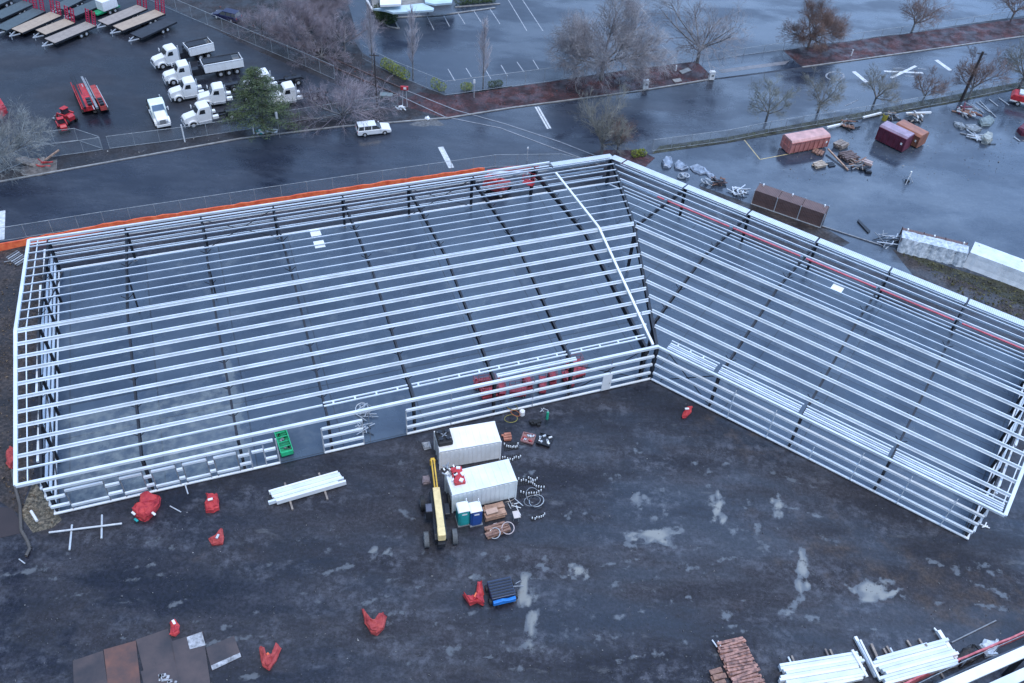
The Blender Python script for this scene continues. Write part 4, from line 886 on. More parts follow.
# things on container roofs
p=at(444,439,2.66); t=thing('black_tank','black ribbed tank on the left end of the cream container roof','tank',p,axis((442,469),(502,458)))
mb=MB(); mb.bx(-.7,.7,-.9,.9,0,.5); mb.build('shell',BLACK,t,bevel=.15)
for x,y in ((-.35,-.4),(.3,-.4),(-.3,.4),(.35,.4)): mb=MB(); mb.tube((x,y,.5),(x,y,.68),.24,.2,10); mb.build('cap',DARK,t)
mb=MB(); mb.box((0,0,.58),(1.5,.08,.1),R(40)); mb.box((0,0,.58),(1.5,.08,.1),R(-40)); mb.build('strap',STEELG,t)
p=at(458,477,2.67); t=thing('red_crate','bright red crate of goods on the pale container roof','crate',p,axis((442,469),(502,458)))
mb=MB(); mb.bx(-.5,.5,-.9,.9,0,.35); mb.build('body',RED,t,bevel=.04)
rng=random.Random(3)
for k in range(7): mb=MB(); mb.box((rng.uniform(-.4,.4),rng.uniform(-.8,.8),.42),(rng.uniform(.15,.4),rng.uniform(.2,.4),.15),rng.uniform(0,3)); mb.build('packet',REDT if k%2 else WHITE,t)
p=at(449,474,2.67); t=thing('scrap_heap','heap of grey offcuts beside the red crate on the container roof','offcuts',p)
for k in range(12): mb=MB(); mb.box((rng.uniform(-.5,.5),rng.uniform(-.8,.8),.08+.03*k),(rng.uniform(.2,.7),.12,.06),rng.uniform(0,3)); mb.build('offcut',STEELG if k%2 else WHITE,t)
# portable toilets
def toilet(label,u,m):
    t=thing('portable_toilet',label,'portable toilet',at(u,523.5)+V((0,.3,0)),axis((456,528),(480,523)),'portable toilets in front of the containers')
    mb=MB(); mb.bx(-.53,.53,-.5,.5,.05,2.0); mb.build('cabin',m,t,bevel=.06)
    mb=MB(); mb.prism([(-.57,2.0),(.57,2.0),(.45,2.15),(-.45,2.15)],-.55,.55); mb.build('roof',WHITE,t,bevel=.05)
    mb=MB(); mb.bx(-.38,.38,-.59,-.555,.15,1.95); d=mb.build('door',m,t,bevel=.01)
    mb=MB(); mb.box((0,-.605,1.75),(.45,.02,.16)); mb.build('vent',WHITE,d)
    mb=MB(); mb.bx(-.58,.58,-.62,.6,0,.1); mb.build('base',STEELG,t)
    mb=MB(); mb.tube((.38,.42,2.2),(.38,.42,2.6),.05); mb.build('vent_pipe',WHITE,t)
toilet('teal portable toilet with white roof, the left one',462.5,TEAL); toilet('dark blue portable toilet with white roof, the right one',474.5,BLUEP)
# telehandler
a=at(440,537); b=at(435.2,496); hd=math.atan2(b.y-a.y,b.x-a.x); c=(a*.62+b*.38)
t=thing('telehandler','yellow telescopic handler with dark body parked beside the white containers','telehandler',c,hd)
mb=MB(); mb.prism([(-2.6,.7),(2.3,.7),(2.5,1.0),(2.3,1.35),(-2.3,1.5),(-2.7,1.2)],-.55,.55); mb.build('chassis',DARK,t,bevel=.06)
mb=MB(); mb.prism([(-.5,1.0),(.7,1.0),(.6,2.0),(.4,2.1),(-.4,2.1)],.5,1.1); cb=mb.build('cab',DARK,t,bevel=.05)
mb=MB(); mb.bx(-.38,.40,.55,1.05,2.11,2.16); mb.build('cab_roof',mat('cab_roof_grey',(.10,.10,.13),.4),cb)
mb=MB(); mb.bx(-.3,.9,-1.05,-.55,.9,1.35); mb.build('engine_cover',DARK,t,bevel=.08)
mb=MB(); mb.beam((-2.7,-.05,2.05),(2.2,-.05,1.75),.62,.5); bo=mb.build('boom',CRYEL,t,bevel=.04)
mb=MB(); mb.beam((2.1,-.05,1.76),(5.7,-.05,1.6),.36,.34); mb.build('inner_boom',YEL,bo,bevel=.03)
mb=MB(); mb.beam((2.3,-.05,1.96),(5.4,-.05,1.80),.10,.06); mb.build('hose_run',BLACK,bo)
mb=MB(); mb.bx(-3.0,-2.1,-.38,.30,1.4,2.3); mb.build('counterweight',CRYEL,t,bevel=.1)
mb=MB(); mb.bx(-3.25,-2.95,-.3,.3,.8,1.3); mb.build('rear_light_bar',DARK,t)
mb=MB(); mb.box((5.6,-.05,1.2),(.15,.5,.7)); mb.build('fork_carriage',YEL,t)
for sg in (-1,1):
    for x in (-2.2,1.6): wheel(t,x,sg*1.22,.68,.42,STEELG).data.materials.__setitem__(0,mat('dusty_tyre',(.12,.125,.13),.8,0,.2,3) if x<0 else BLACK)
# V-shaped red things etc. : outline traced at ground level, real thickness
def blob(name,label,cat,pts,h,m,group=None,seed=0,z=0,inset=.18,parts=None,jit=.08):
    P=[at(*p) for p in pts]; c=sum(P,V())/len(P); bm=bmesh.new(); rng=random.Random(seed)
    vs=[bm.verts.new(p-c+V((0,0,0))) for p in P]; f=bm.faces.new(vs)
    if f.normal.z<0: f.normal_flip()
    bm.normal_update()
    if f.normal.z<0: f.normal_flip()
    r=bmesh.ops.extrude_face_region(bm,geom=[f]); top=[e for e in r['geom'] if isinstance(e,bmesh.types.BMFace)]
    tv=[e for e in r['geom'] if isinstance(e,bmesh.types.BMVert)]
    for v_ in tv: v_.co.z+=h*rng.uniform(.35,.7)
    r=bmesh.ops.inset_region(bm,faces=top,thickness=inset,depth=h*.35)
    bmesh.ops.triangulate(bm,faces=[q for q in bm.faces if len(q.verts)>4])
    bmesh.ops.subdivide_edges(bm,edges=bm.edges[:],cuts=2)
    for v_ in bm.verts:
        if v_.co.z>.05: v_.co+=V((rng.uniform(-1,1),rng.uniform(-1,1),rng.uniform(-1,1)))*jit
    bmesh.ops.recalc_face_normals(bm,faces=bm.faces)
    me=bpy.data.meshes.new(name); bm.to_mesh(me); bm.free(); me.materials.append(m)
    o=bpy.data.objects.new(name,me); COL.objects.link(o)
    if label is None: return o,c
    if parts is None: o.location=c+V((0,0,z)); tag(o,label,cat,group); return o
    t=thing(name,label,cat,c+V((0,0,z)),0,group); o.name='cover'; o.parent=t
    for pm,pp,ph in parts:
        q=at(*pp)-c; mb=MB(); mb.box((q.x,q.y,ph),(.2,.42,.14),seed); mb.build('exposed_item',pm,t,bevel=.03)
    return t
GR='crumpled red tarpaulin bundles on the yard'
blob('red_tarpaulin','largest bright red tarpaulin heap, draped beside the left front wall','tarpaulin',[(141,499),(150,497.5),(161,499),(160,506),(155,514),(149,520),(145,522),(139,520),(133,515),(137,509),(142,508)],1.1,REDT,GR,1,parts=[(TEAL,(137,522),.3),(WHITE,(155,517),.5),(WHITE,(135.5,518),.7)])
blob('red_tarpaulin','small red tarpaulin bundle with a white stripe right of the largest one','tarpaulin',[(207,497),(218,496),(219,503),(219.5,510),(213,513),(206,513),(205,506),(208,502)],.7,REDT,GR,2,parts=[(WHITE,(212,505),.85)])
blob('red_tarpaulin','small red V-shaped tarpaulin with one long arm and a grey lump','tarpaulin',[(209,541),(216,537),(223,530),(224,538),(223,545),(213,546)],.6,PINKR,GR,3,parts=[(ALU,(219,541),.7)])
def vee(label,outer,seed,m=PINKR,parts=((ORANGE,0),)):
    return blob('red_tarpaulin',label,'tarpaulin',outer,.75,m,GR,seed,inset=.12,jit=.1,parts=[(ORANGE,(sum(p[0] for p in outer)/len(outer),sum(p[1] for p in outer)/len(outer)+2),.62)])
vee('red V-shaped tarpaulin frame with a hollow middle near the steel plates',[(260,649),(263.5,649.5),(266.5,657),(268.5,660),(272,657),(278,645),(281,650),(276,662),(269,671),(263,667)],4)
vee('red V-shaped tarpaulin standing alone in the middle of the lower left yard',[(362,611.5),(365,613),(370,622),(374,624),(379,617),(384,615.5),(386,619),(383,630),(377,636),(371,634),(366,625)],5)
vee('red L-shaped tarpaulin frame beside the blue-fronted cart',[(463,596),(468,599),(474,598),(477,596),(478,585),(482,584),(483,596),(483.5,606),(477,603),(470,606)],6,REDT)
blob('red_tarpaulin','tiny red tarpaulin bundle on the edge of the steel plates','tarpaulin',[(171,623),(175,621),(179,625),(180,633),(176,637),(171,636),(172,629)],.45,REDT,GR,7,z=.06,parts=[(WHITE,(175,625),.4)])
blob('red_tarpaulin','lone red bundle with white bits below the right wing front wall','tarpaulin',[(683,413),(687,408),(692,408),(691,413),(686,418),(682,419)],.5,REDT,GR,8,parts=[(WHITE,(686,412),.5)])
blob('red_tarpaulin','dull red bundle outside the left gable wall','tarpaulin',[(8,455),(12,449),(17,452),(16,462),(12,470),(8,466)],.8,PINKR,GR,9,parts=[])
blob('red_canopy','red roofed object at the left edge behind the pale tree','canopy',[(-4,113),(2,105),(8,112),(2,119),(-4,119)],1.6,RED,None,10)
# blue cart
t=thing('site_cart','dark ribbed cart with a bright blue front apron','cart',at(501,594),axis((492,600),(514,595)))
mb=MB(); mb.bx(-1.0,1.0,-.8,.9,.35,.95); mb.build('body',mat('navy_paint',(.03,.045,.09),.4),t,bevel=.04)
mb=MB(); 
for k in range(6): mb.bx(-.95,.95,-.7+k*.26,-.58+k*.26,.95,1.0)
mb.build('slats',DARK,t)
mb=MB(); mb.prism([(-.95,.35),(.95,.35),(.95,.8),(.3,.7),(-.2,.85),(-.95,.75)],-1.12,-.85); mb.build('apron',BLUEB,t,bevel=.03)
for sg in (-1,1):
    for y in (-.6,.6): 
        mb=MB(); mb.tube((sg*1.0,y,.28),(sg*1.2,y,.28),.28,n=14); mb.build('wheel',BLACK,t)
mb=MB(); mb.beam((1.0,.1,.6),(1.9,.0,.5),.08,.08); mb.beam((1.3,.3,.6),(1.8,.5,.5),.06,.06); mb.build('drawbar',STEELG,t)
mat('chalky_paint',(.40,.40,.42),.7,0,.3,3,col2=(.16,.16,.17))
# steel plates lower left
PL=[('dull grey steel road plate, leftmost and lowest of the row',[(73,661),(103,651),(110,700),(75,708)],RUST,.05),('rust-brown steel road plate, second from the left',[(104,650),(136,641),(142,695),(110,703)],RUST2,.075),('grey-green steel road plate beneath the tiny red bundle',[(136,640),(168,629),(179,660),(144,672)],RUST,.05),
 ('grey steel plate with scattered white scraps on it, at the lower edge',[(141,672),(178,660),(190,700),(150,712)],RUST,.10),('grey steel road plate with a white-painted corner',[(172,642),(203,632),(213,700),(185,708)],RUST,.125),('small grey steel plate with white lower edge, rightmost of the row',[(206,648),(234,636),(241.5,657),(212,671)],RUST,.05)]
for i,(lb,pp,m_,z) in enumerate(PL):
    P=[at(*p) for p in pp]; c=sum(P,V())/4; mb=MB(); mb.slab([p-c for p in P],z-.025,z); t=thing('steel_plate',lb,'steel plate',(c.x,c.y,0),0,'steel road plates at the lower left'); mb.build('plate',m_,t)
    if i==4:
        Q=[at(*p)-c for p in [(187,638),(202,632.5),(206,646),(190,650)]]; mb=MB(); mb.slab(Q,z+.001,z+.012); mb.build('painted_corner',mat('chalky_paint',(.40,.40,.42),.7,0,.3,3,col2=(.16,.16,.17)),t)
    if i==5:
        Q=[at(*p)-c for p in [(211,666),(240,653),(241.3,657),(212.5,670.5)]]; mb=MB(); mb.slab(Q,z+.001,z+.012); mb.build('painted_edge',MATS['chalky_paint'],t)
    if i==3:
        rng=random.Random(9)
        for k in range(9): q=at(rng.uniform(160,178),rng.uniform(674,684))-c; mb=MB(); mb.box((q.x,q.y,z+.04),(rng.uniform(.15,.6),rng.uniform(.1,.3),.06),rng.uniform(0,3)); mb.build('scrap',MATS['chalky_paint'],t)
# cross pipes and loose poles
def pole(name,label,cat,p,q,r,m,z0=.1,z1=None,group=None,n=8,sq=False):
    a=at(*p,z0); b=at(*q,z0 if z1 is None else z1); c=(a+b)/2; mb=MB(); 
    (mb.beam(a-c,b-c,r*2,r*2) if sq else mb.tube(a-c,b-c,r,n=n)); o=mb.build(name,m); o.location=c; return tag(o,label,cat,group)
GP='loose pale poles on the ground at the lower left'
pole('pale_pole','long pale pole lying across two short ones at the lower left','pole',(49,532.5),(122,523.5),.09,ALU,.28,group=GP)
pole('pale_pole','short upright-lying pole under the left third of the long one','pole',(72,525),(69.5,550),.09,ALU,.09,group=GP)
pole('pale_pole','short upright-lying pole under the right end of the long one','pole',(102,515),(101.5,538.5),.09,ALU,.09,group=GP)
pole('pale_pole','short fat white pole on the leafy gravel by the left corner','pole',(31,511),(37,521),.12,WHITE,.12,group=GP)
pole('pale_pole','thin pole right of the largest red heap','pole',(170,506),(181,512),.05,ALU,.05,group=GP)
pole('pale_pole','short bent pole leaning at the wall base above the thin one','pole',(185,484),(188,494),.06,ALU,.3,.05,group=GP)
pole('pale_pole','tiny grey pole on the mud at the left edge','pole',(19,559),(25,563.5),.05,ALU,.05,group=GP)
pole('long_pipe','thin grey pipe lying alone above the white lump at the lower right','pipe',(951.5,642.5),(996,620.5),.06,STEELG,.08)
t=None
# drain hose at the left
mb=MB(); pts=[at(*p,.15) for p in [(12,470),(16,490),(20,505),(21,530),(27,540),(30,548),(26,556)]]; c=pts[0].copy()
for a,b in zip(pts,pts[1:]): mb.tube(a-c,b-c,.14,n=8,cap=False)
o=mb.build('drain_hose',mat('grey_hose',(.10,.09,.085),.6),None,None,smooth=True); o.location=c; tag(o,'dark corrugated drain hose curving down the muddy left edge','hose')
# bundles of white channels
def bundle(label,p,q,width,n,h,m=GALV,group='bundles of pale steel channels',skid=2,seed=1,name='channel_bundle'):
    a=at(*p); b=at(*q); L=(b-a).length; c=(a+b)/2; rng=random.Random(seed); t=thing(name,label,'steel bundle',c,math.atan2(b.y-a.y,b.x-a.x),group)
    w=width/n
    for k in range(n):
        e=rng.uniform(-.3,.45); mb=MB(); y=-width/2+w*(k+.5); z=.2+h*rng.uniform(.8,1)
        mb.bx(-L/2+e,L/2+e,y-w*.46,y+w*.46,.2,z); mb.build('channel',m if k%3 else WHITE,t)
    for k in range(skid):
        x=-L/2+L*(k+.5)/skid; mb=MB(); mb.bx(x-.08,x+.08,-width/2-.9,width/2+.7,.0,.18); mb.build('timber_skid',WOOD,t)
    return t
bundle('bundle of white channels on two skids in front of the left wing',(271,501),(340,481),1.5,7,.5,seed=2)
bundle('wide white channel bundle lowest right but one, beside the leaning poles',(780,680),(858,667),2.0,9,.5,seed=3)
bundle('wide white channel bundle nearest the pink netting',(877,675),(949,655),2.2,9,.55,seed=4)
bundle('narrow pair of white channels behind the bundle nearest the netting',(882,660),(923,648),.4,2,.25,seed=5)
bundle('half-empty channel bundle at the bottom edge under the wide one',(795,690),(860,676),.9,3,.35,seed=8)
GW='white poles leaning between the lower right bundles'
for lb,a,b,r in (('long double white pole left of the netting bundle',(855,637),(876,677),.13),('white pole just right of the long double one',(860,640),(880,680),.08),('shorter white pole left of the long double one',(852,650),(867,677),.10),('short white pole touching the end of the left bundle',(858,657),(866,676),.07),
   ('thick white pole at the far end of the netting bundle',(938,631),(956,659),.17),('thin white pole beside the thick one at the netting bundle',(934,628),(948,645),.06),('brown pole behind the netting bundle',(871,644),(879,662),.10),('thin grey pole above the left bundle end',(788,657),(795,671),.07),('thin brown pole above the left bundle middle',(825,649),(832,664),.07),('short grey pole behind the netting bundle',(890,648),(895,657),.07),('short brown pole right of the short grey one',(925,644),(929,650),.08)):
    pole('white_pole' if 'white' in lb else 'loose_pole',lb,'pole',a,b,r,WHITE if 'white' in lb else (WOOD if 'brown' in lb else ALU),.75 if 'bundle' not in lb else .2,.55 if 'bundle' not in lb else .15,GW,sq=True)
blob('white_sheet_heap','crumpled white sheet heap by the pink netting','sheeting',[(979,646),(984,641),(992,643),(997,640),(999,647),(994,653),(998,656),(985,658),(982,652)],.5,TARPB,None,12)
blob('dirt_mound','brown earth mound between the netting bundle and the white sheet','mound',[(955,660),(962,650),(970,646),(978,648),(982,656),(972,662),(960,668)],.6,DIRT,None,13)
# timber stack
def boards(label,c0,rz,L,W_,rows,lay,m,name='timber_stack',group=None,z=0,seed=1,cat='timber stack',bw=.28):
    rng=random.Random(seed); t=thing(name,label,cat,c0,rz,group); 
    for k in range(lay):
        mb=MB(); zz=z+.12+k*.13
        for j in range(rows):
            y=-W_/2+W_*(j+.5)/rows; e=rng.uniform(-.12,.12); mb.box((e,y,zz),(L*rng.uniform(.82,1),W_/rows*rng.uniform(.6,.9),.11),rng.uniform(-.09,.09))
        mb.build('board_layer',m if k<lay-1 else (WOODR if m is WOODL and seed%2 else m),t)
    return t
PINKW=mat('pinkish_timber',(.44,.23,.18),.8,0,.35,3,col2=(.12,.07,.065))
boards('stack of pinkish-brown timbers at the bottom edge',at(740,667),axis((722,655),(750,648)),2.6,4.4,17,3,PINKW,seed=2)
pole('loose_pole','first short pale pole sticking out above the pinkish timber stack','pole',(712,640),(717,647),.05,ALU,.3,.2,GW,sq=True)
pole('loose_pole','second short pale pole sticking out above the pinkish timber stack','pole',(718,641),(723,651),.05,ALU,.3,.2,GW,sq=True)
pole('loose_pole','right short grey pole sticking out above the pinkish timber stack','pole',(731,639),(734,645),.05,STEELG,.3,.2,GW,sq=True)
boards('small brown crate left of the pinkish timber stack',at(718,678),.3,1.1,1.4,3,2,WOODR,'timber_offcuts',seed=4)
# goods right of the toilets
GB='stacks of goods beside the white containers'
boards('brown insulation boards stacked just right of the blue toilet',at(494,514)+V((0,0,0)),axis((484,518),(505,513)),2.0,1.5,2,5,mat('tan_board',(.44,.26,.18),.75,0,.2,1.5),seed=3,group=GB)
boards('dark brown pallet stack in front of the insulation boards',at(497,531),axis((484,536),(508,529)),2.3,1.1,4,3,WOODR,seed=5,group=GB)
boards('small pale board lying on the insulation boards',at(491,512,.85)+V((0,0,-.0)),axis((484,518),(505,513))+.1,1.1,.7,1,1,mat('pale_board',(.55,.36,.27),.7,0,.1,2),seed=6,group=GB,name='loose_board')
boards('orange-brown pallet by the end of the cream container',at(507,438),axis((500,440),(512,438)),.8,.9,3,2,mat('orange_board',(.45,.17,.11),.7,0,.2,2),seed=7,group=GB)
def tangle(name,label,cat,px,py,r,n,ms,seed,rad=.035,zz=.3,group=None,sq=False):
    rng=random.Random(seed); c=at(px,py); t=thing(name,label,cat,c,0,group)
    for k in range(n):
        a=rng.uniform(0,6.28); d=V((math.cos(a),math.sin(a)*.7,0)); o=V((rng.uniform(-r,r)*.6,rng.uniform(-r,r)*.6,rng.uniform(.06,zz))); L=rng.uniform(.3,1)*r
        mb=MB(); (mb.beam if sq else lambda a_,b_,w_,h_: mb.tube(a_,b_,w_/2,n=6))(o-d*L,o+d*L+V((0,0,rng.uniform(-.05,.12))),rad*2,rad*2); mb.build('rod',ms[k%len(ms)],t)
    return t
def ringpile(name,label,cat,px,py,rr,n,ms,seed,thick=.05,group=None,spread=.6):
    rng=random.Random(seed); c=at(px,py); t=thing(name,label,cat,c,0,group)
    for k in range(n):
        mb=MB(); o=V((rng.uniform(-spread,spread),rng.uniform(-spread,spread),.08+.12*k)); tilt=Matrix.Rotation(rng.uniform(-.5,.5),3,'X')@Matrix.Rotation(rng.uniform(-.5,.5),3,'Y'); R0=rr*rng.uniform(.8,1.1)
        ps=[o+tilt@V((math.cos(a)*R0,math.sin(a)*R0,0))+V((0,0,.12)) for a in [6.283*i/14 for i in range(15)]]
        for a,b in zip(ps,ps[1:]): mb.tube(a,b,thick,n=5,cap=False)
        mb.build('coil',ms[k%len(ms)],t)
    return t
ringpile('hose_coil','white coiled hose lying over the dark brown pallet stack','hose',501,530,.55,3,[mat('pink_white_hose',(.6,.5,.5),.5),ALU],3,.04)
ringpile('hose_coil','white dotted coil of cable at the end of the pale container','cable coil',531,499,.7,4,[STEELG,BLACK,ALU],5,.035)
tangle('scrap_pile','tangle of pale bars right of the insulation boards','scrap',513,507,.9,10,[ALU,WHITE,WOOD],6)
def tray(label,p,q,w,m1,m2,seed,group='shallow trays of small parts by the containers'):
    a,h=put(p,q); L=(at(*p)-at(*q)).length; t=thing('parts_tray',label,'tray',a,h,group); rng=random.Random(seed)
    mb=MB(); mb.bx(-L/2,L/2,-w/2,w/2,.05,.12); 
    for sg in (-1,1): mb.bx(-L/2,L/2,sg*w/2-.04,sg*w/2+.04,.12,.3); mb.bx(sg*L/2-.04,sg*L/2+.04,-w/2,w/2,.12,.3)
    mb.build('tray_body',m1,t)
    for k in range(9): mb=MB(); mb.box((rng.uniform(-L*.38,L*.38),rng.uniform(-w*.35,w*.35),.24),(rng.uniform(.15,.4),rng.uniform(.1,.22),.18),rng.uniform(0,3)); mb.build('part',m2 if k%2 else ALU,t,bevel=.02)
    return t
tray('pinkish tray of parts, the left one of the two trays',(522,438),(534,441),1.1,mat('pink_tray',(.35,.18,.17),.6,0,.2,2),PINKR,2)
tray('black tray with white fittings, the right one of the two trays',(538,439),(551,443),1.3,DARK,WHITE,3)
def ladderish(label,p,q,w,m,group='rows of white tipped stakes right of the containers',n=9,seed=1):
    a,h=put(p,q); L=(at(*p)-at(*q)).length; t=thing('stake_row',label,'stakes',a,h,group); rng=random.Random(seed)
    mb=MB(); [mb.beam((-L/2+L*k/8,-w*.9,.06),(-L/2+L*k/8+.1,w*.9,.06),.08,.06) for k in range(9)]; mb.build('dark_bars',BLACK,t)
    for k in range(n): x_=-L/2+L*k/(n-1); y_=rng.uniform(-.12,.12)+.25*math.sin(k*.5); mb=MB(); mb.tube((x_,y_,.1),(x_,y_,.32),.065,.05,6); mb.build('white_cap',WHITE,t)
    return t
ladderish('white tipped stake row touching the end of the cream container',(505,447.5),(518,445.5),.5,WHITE,seed=1)
ladderish('white tipped stake row just below the first beside the cream container',(503,460),(520,456.5),.4,WHITE,seed=2)
ladderish('white tipped stake row touching the end of the pale container',(519,482),(537,480),.5,WHITE,seed=3)
ladderish('curved white tipped stake row at the lower right of the pale container',(521,494),(541,492),.5,WHITE,seed=4)
ladderish('white tipped stake row standing alone right of the bars',(528,479.5),(544,488),.4,WHITE,seed=5)
ladderish('short white dashed stake row lying below the coil',(532,519),(544,514.5),.2,WHITE,n=7,seed=6)
for i,(u,v) in enumerate([(523,487),(528,489),(533,485),(538,491)]): 
    pass
t=thing('folding_table','pale square-topped small table below the scrap by the pale container','table',at(516,519)); mb=MB(); mb.box((0,0,.7),(.6,.75,.05),.3); mb.build('top',mat('beige_plastic',(.60,.52,.48),.5),t)
for sx in (-.22,.22):
    for sy in (-.28,.28): mb=MB(); mb.tube((sx,sy,0),(sx,sy,.68),.03,n=6); mb.build('leg',STEELG,t)
t=thing('water_cooler','cream drum beside the orange hose under the left wing wall','drum',at(522,414.5)); mb=MB(); mb.tube((0,0,0),(0,0,.55),.28,.27,14); mb.build('body',CREAM,t,bevel=.03); mb=MB(); mb.tube((0,0,.55),(0,0,.63),.2,.17,12); mb.build('lid',WHITE,t)
ringpile('extension_cord','orange and yellow cord tangle beside the cream drum','cord',516,416,.6,4,[mat('orange_cord_m',(.5,.14,.04),.6),mat('olive_cord',(.30,.26,.05),.6)],8,.03,spread=.9)
t=thing('green_bottle','upright bright green cylinder near the left wing wall','gas bottle',at(547,419)); mb=MB(); mb.tube((0,0,0),(0,0,1.05),.13,n=12); mb.build('body',mat('bright_green',(.02,.42,.24),.4),t,bevel=.03); mb=MB(); mb.tube((0,0,1.05),(0,0,1.2),.05,n=8); mb.build('valve',ALU,t)
tangle('stand','small grey pipe stand left of the green cylinder','stand',544,411,.45,4,[ALU],4)
tangle('dark_mat','dark folded mats between the cord tangle and the trays','mats',535,425,.6,4,[BLACK],5,.16,.12,None,True)
blob('grey_lump','small grey cushion-like slab left of the cream container','slab',[(422,444),(430,443),(431,449),(424,450)],.3,STEELG,None,20)
blob('grey_lump','pinkish bucket-like lump left of the telehandler boom','lump',[(422,478),(429,477),(430,484),(423,485)],.5,mat('pink_grey',(.22,.17,.18),.6),None,21)
# inside the frame
def scissor(label,p,rz,m=mat('dusty_red_paint',(.50,.07,.09),.5,0,.25,2,col2=(.28,.03,.045)),group='red scissor lifts parked behind the front wall',s=.9,rails=mat('rail_grey_red',(.32,.12,.14),.5),deckm=None):
    t=thing('scissor_lift',label,'scissor lift',p,rz,group); t.scale=(s,s,s)
    mb=MB(); mb.bx(-.9,.9,-.38,.38,.18,.55); mb.build('chassis',m,t,bevel=.04)
    for sx in (-.62,.62):
        for sg in (-1,1): wheel(t,sx,sg*.36,.18,.12,STEELG)
    mb=MB()
    for k in range(3):
        z=.55+k*.14; mb.beam((-.75,-.3,z),(.75,-.3,z+.14),.05,.06); mb.beam((.75,.3,z),(-.75,.3,z+.14),.05,.06)
    mb.build('scissor_arms',m,t)
    mb=MB(); mb.bx(-.95,.95,-.38,.38,1.0,1.08); mb.build('platform',deckm or m,t)
    mb=MB()
    for sg in (-.37,.37):
        for z in (1.5,2.0): mb.beam((-.93,sg,z),(.93,sg,z),.04,.04)
        for x in (-.93,-.3,.3,.93): mb.beam((x,sg,1.08),(x,sg,2.0),.04,.04,(1,0,0))
    for x in (-.93,.93):
        for z in (1.5,2.0): mb.beam((x,-.37,z),(x,.37,z),.04,.04)
    mb.build('guard_rails',rails,t)
    mb=MB(); mb.box((.8,.25,1.75),(.2,.22,.3)); mb.build('control_box',m,t); return t
S0=scissor('red scissor lift at the left end of the row by a dark column',L_(16.9,2.2,.1),R(202))
SP=[(15.6,2.3,100,'red scissor lift second from the left end of the row'),(14.1,1.6,190,'red scissor lift third from the left, sideways behind the wall'),(12.7,2.6,110,'red scissor lift in the middle left of the row'),(11.4,1.8,95,'red scissor lift in the exact middle of the row'),(10.0,2.6,100,'red scissor lift right of the middle, behind the eave channels'),
    (8.6,1.8,120,'red scissor lift beside the second dark column of the row'),(7.3,2.4,205,'red scissor lift at the right end of the row, facing the white door'),(17.2,3.7,200,'red scissor lift standing deepest inside at the left end'),(7.3,3.5,200,'red scissor lift deepest inside near the right end'),(16.8,3.3,195,'pair-mate red lift behind the left end one')]
for s,t_,a,lb in SP: dup(S0,L_(s,t_,.1),R(a),lb)
p=at(285,451,.1); a1=math.atan2(at(280,430).y-at(289,458).y,at(280,430).x-at(289,458).x)
t=thing('parts_trailer','green slatted trolley full of parts inside the first wide opening','trolley',at(284.5,446,.1),a1); t.scale=(.85,.72,.8)
mb=MB(); mb.bx(-1.7,1.7,-.75,.75,.35,.5); mb.build('deck',GREEN,t)
mb=MB()
for sg in (-1,1):
    mb.bx(-1.7,1.7,sg*.75-.05,sg*.75+.05,.5,1.1); mb.bx(sg*1.7-.05,sg*1.7+.05,-.75,.75,.5,1.1)
for k in range(5): mb.bx(-1.5+k*.7,-1.42+k*.7,-.7,.7,.85,.95)
mb.build('side_rails',mat('bright_green_paint',(.03,.5,.22),.45),t)
rng=random.Random(4)
for k in range(10): mb=MB(); mb.box((rng.uniform(-1.4,1.4),rng.uniform(-.5,.5),.65),(.35,.25,.25),rng.uniform(0,3)); mb.build('load_item',STEELG if k%2 else GREEN,t)
for sx in (-1.2,1.2):
    for sg in (-1,1): wheel(t,sx,sg*.8,.22,.14)
tangle('rack_stack','heap of small grey wheeled racks beside the second wide opening','racks',366,416,.9,14,[ALU,PIPEM,STEELG],3,.05,.9)
tangle('rack_stack','lower heap of grey racks at the slab edge beside the second opening','racks',364,430,1.,14,[ALU,PIPEM,DARK],7,.05,.7)
ringpile('cable_reel','grey cable rings on top of the rack heap','cable reel',365,411,.6,3,[ALU,PIPEM],9,.05,spread=.3)
# boom lift in the back of the left wing
c=at(497,191,.1); t=thing('boom_lift','red boom lift with a long white boom under the rear roof by the bend','boom lift',c,axis((490,185),(540,201)))
mb=MB(); mb.bx(-1.6,1.4,-1.1,1.1,.6,1.4); mb.build('base',PINKR,t,bevel=.08)
mb=MB(); mb.bx(-1.5,.2,-.9,.9,1.4,2.2); mb.build('turret',REDT,t,bevel=.1)
mb=MB(); mb.beam((-1.2,0,2.3),(4.3,-.6,4.6),.3,.35); mb.build('boom',WHITE,t)
mb=MB(); mb.bx(3.9,5.3,-1.2,-.1,3.2,3.3)
for z in (3.8,4.3): 
    for a,b in (((3.9,-1.2),(5.3,-1.2)),((5.3,-1.2),(5.3,-.1)),((5.3,-.1),(3.9,-.1)),((3.9,-.1),(3.9,-1.2))): mb.beam((*a,z),(*b,z),.05,.05)
mb.build('basket',RED,t)
for sx in (-1.2,1.1):
    for sg in (-1,1): wheel(t,sx,sg*1.1,.45,.35)
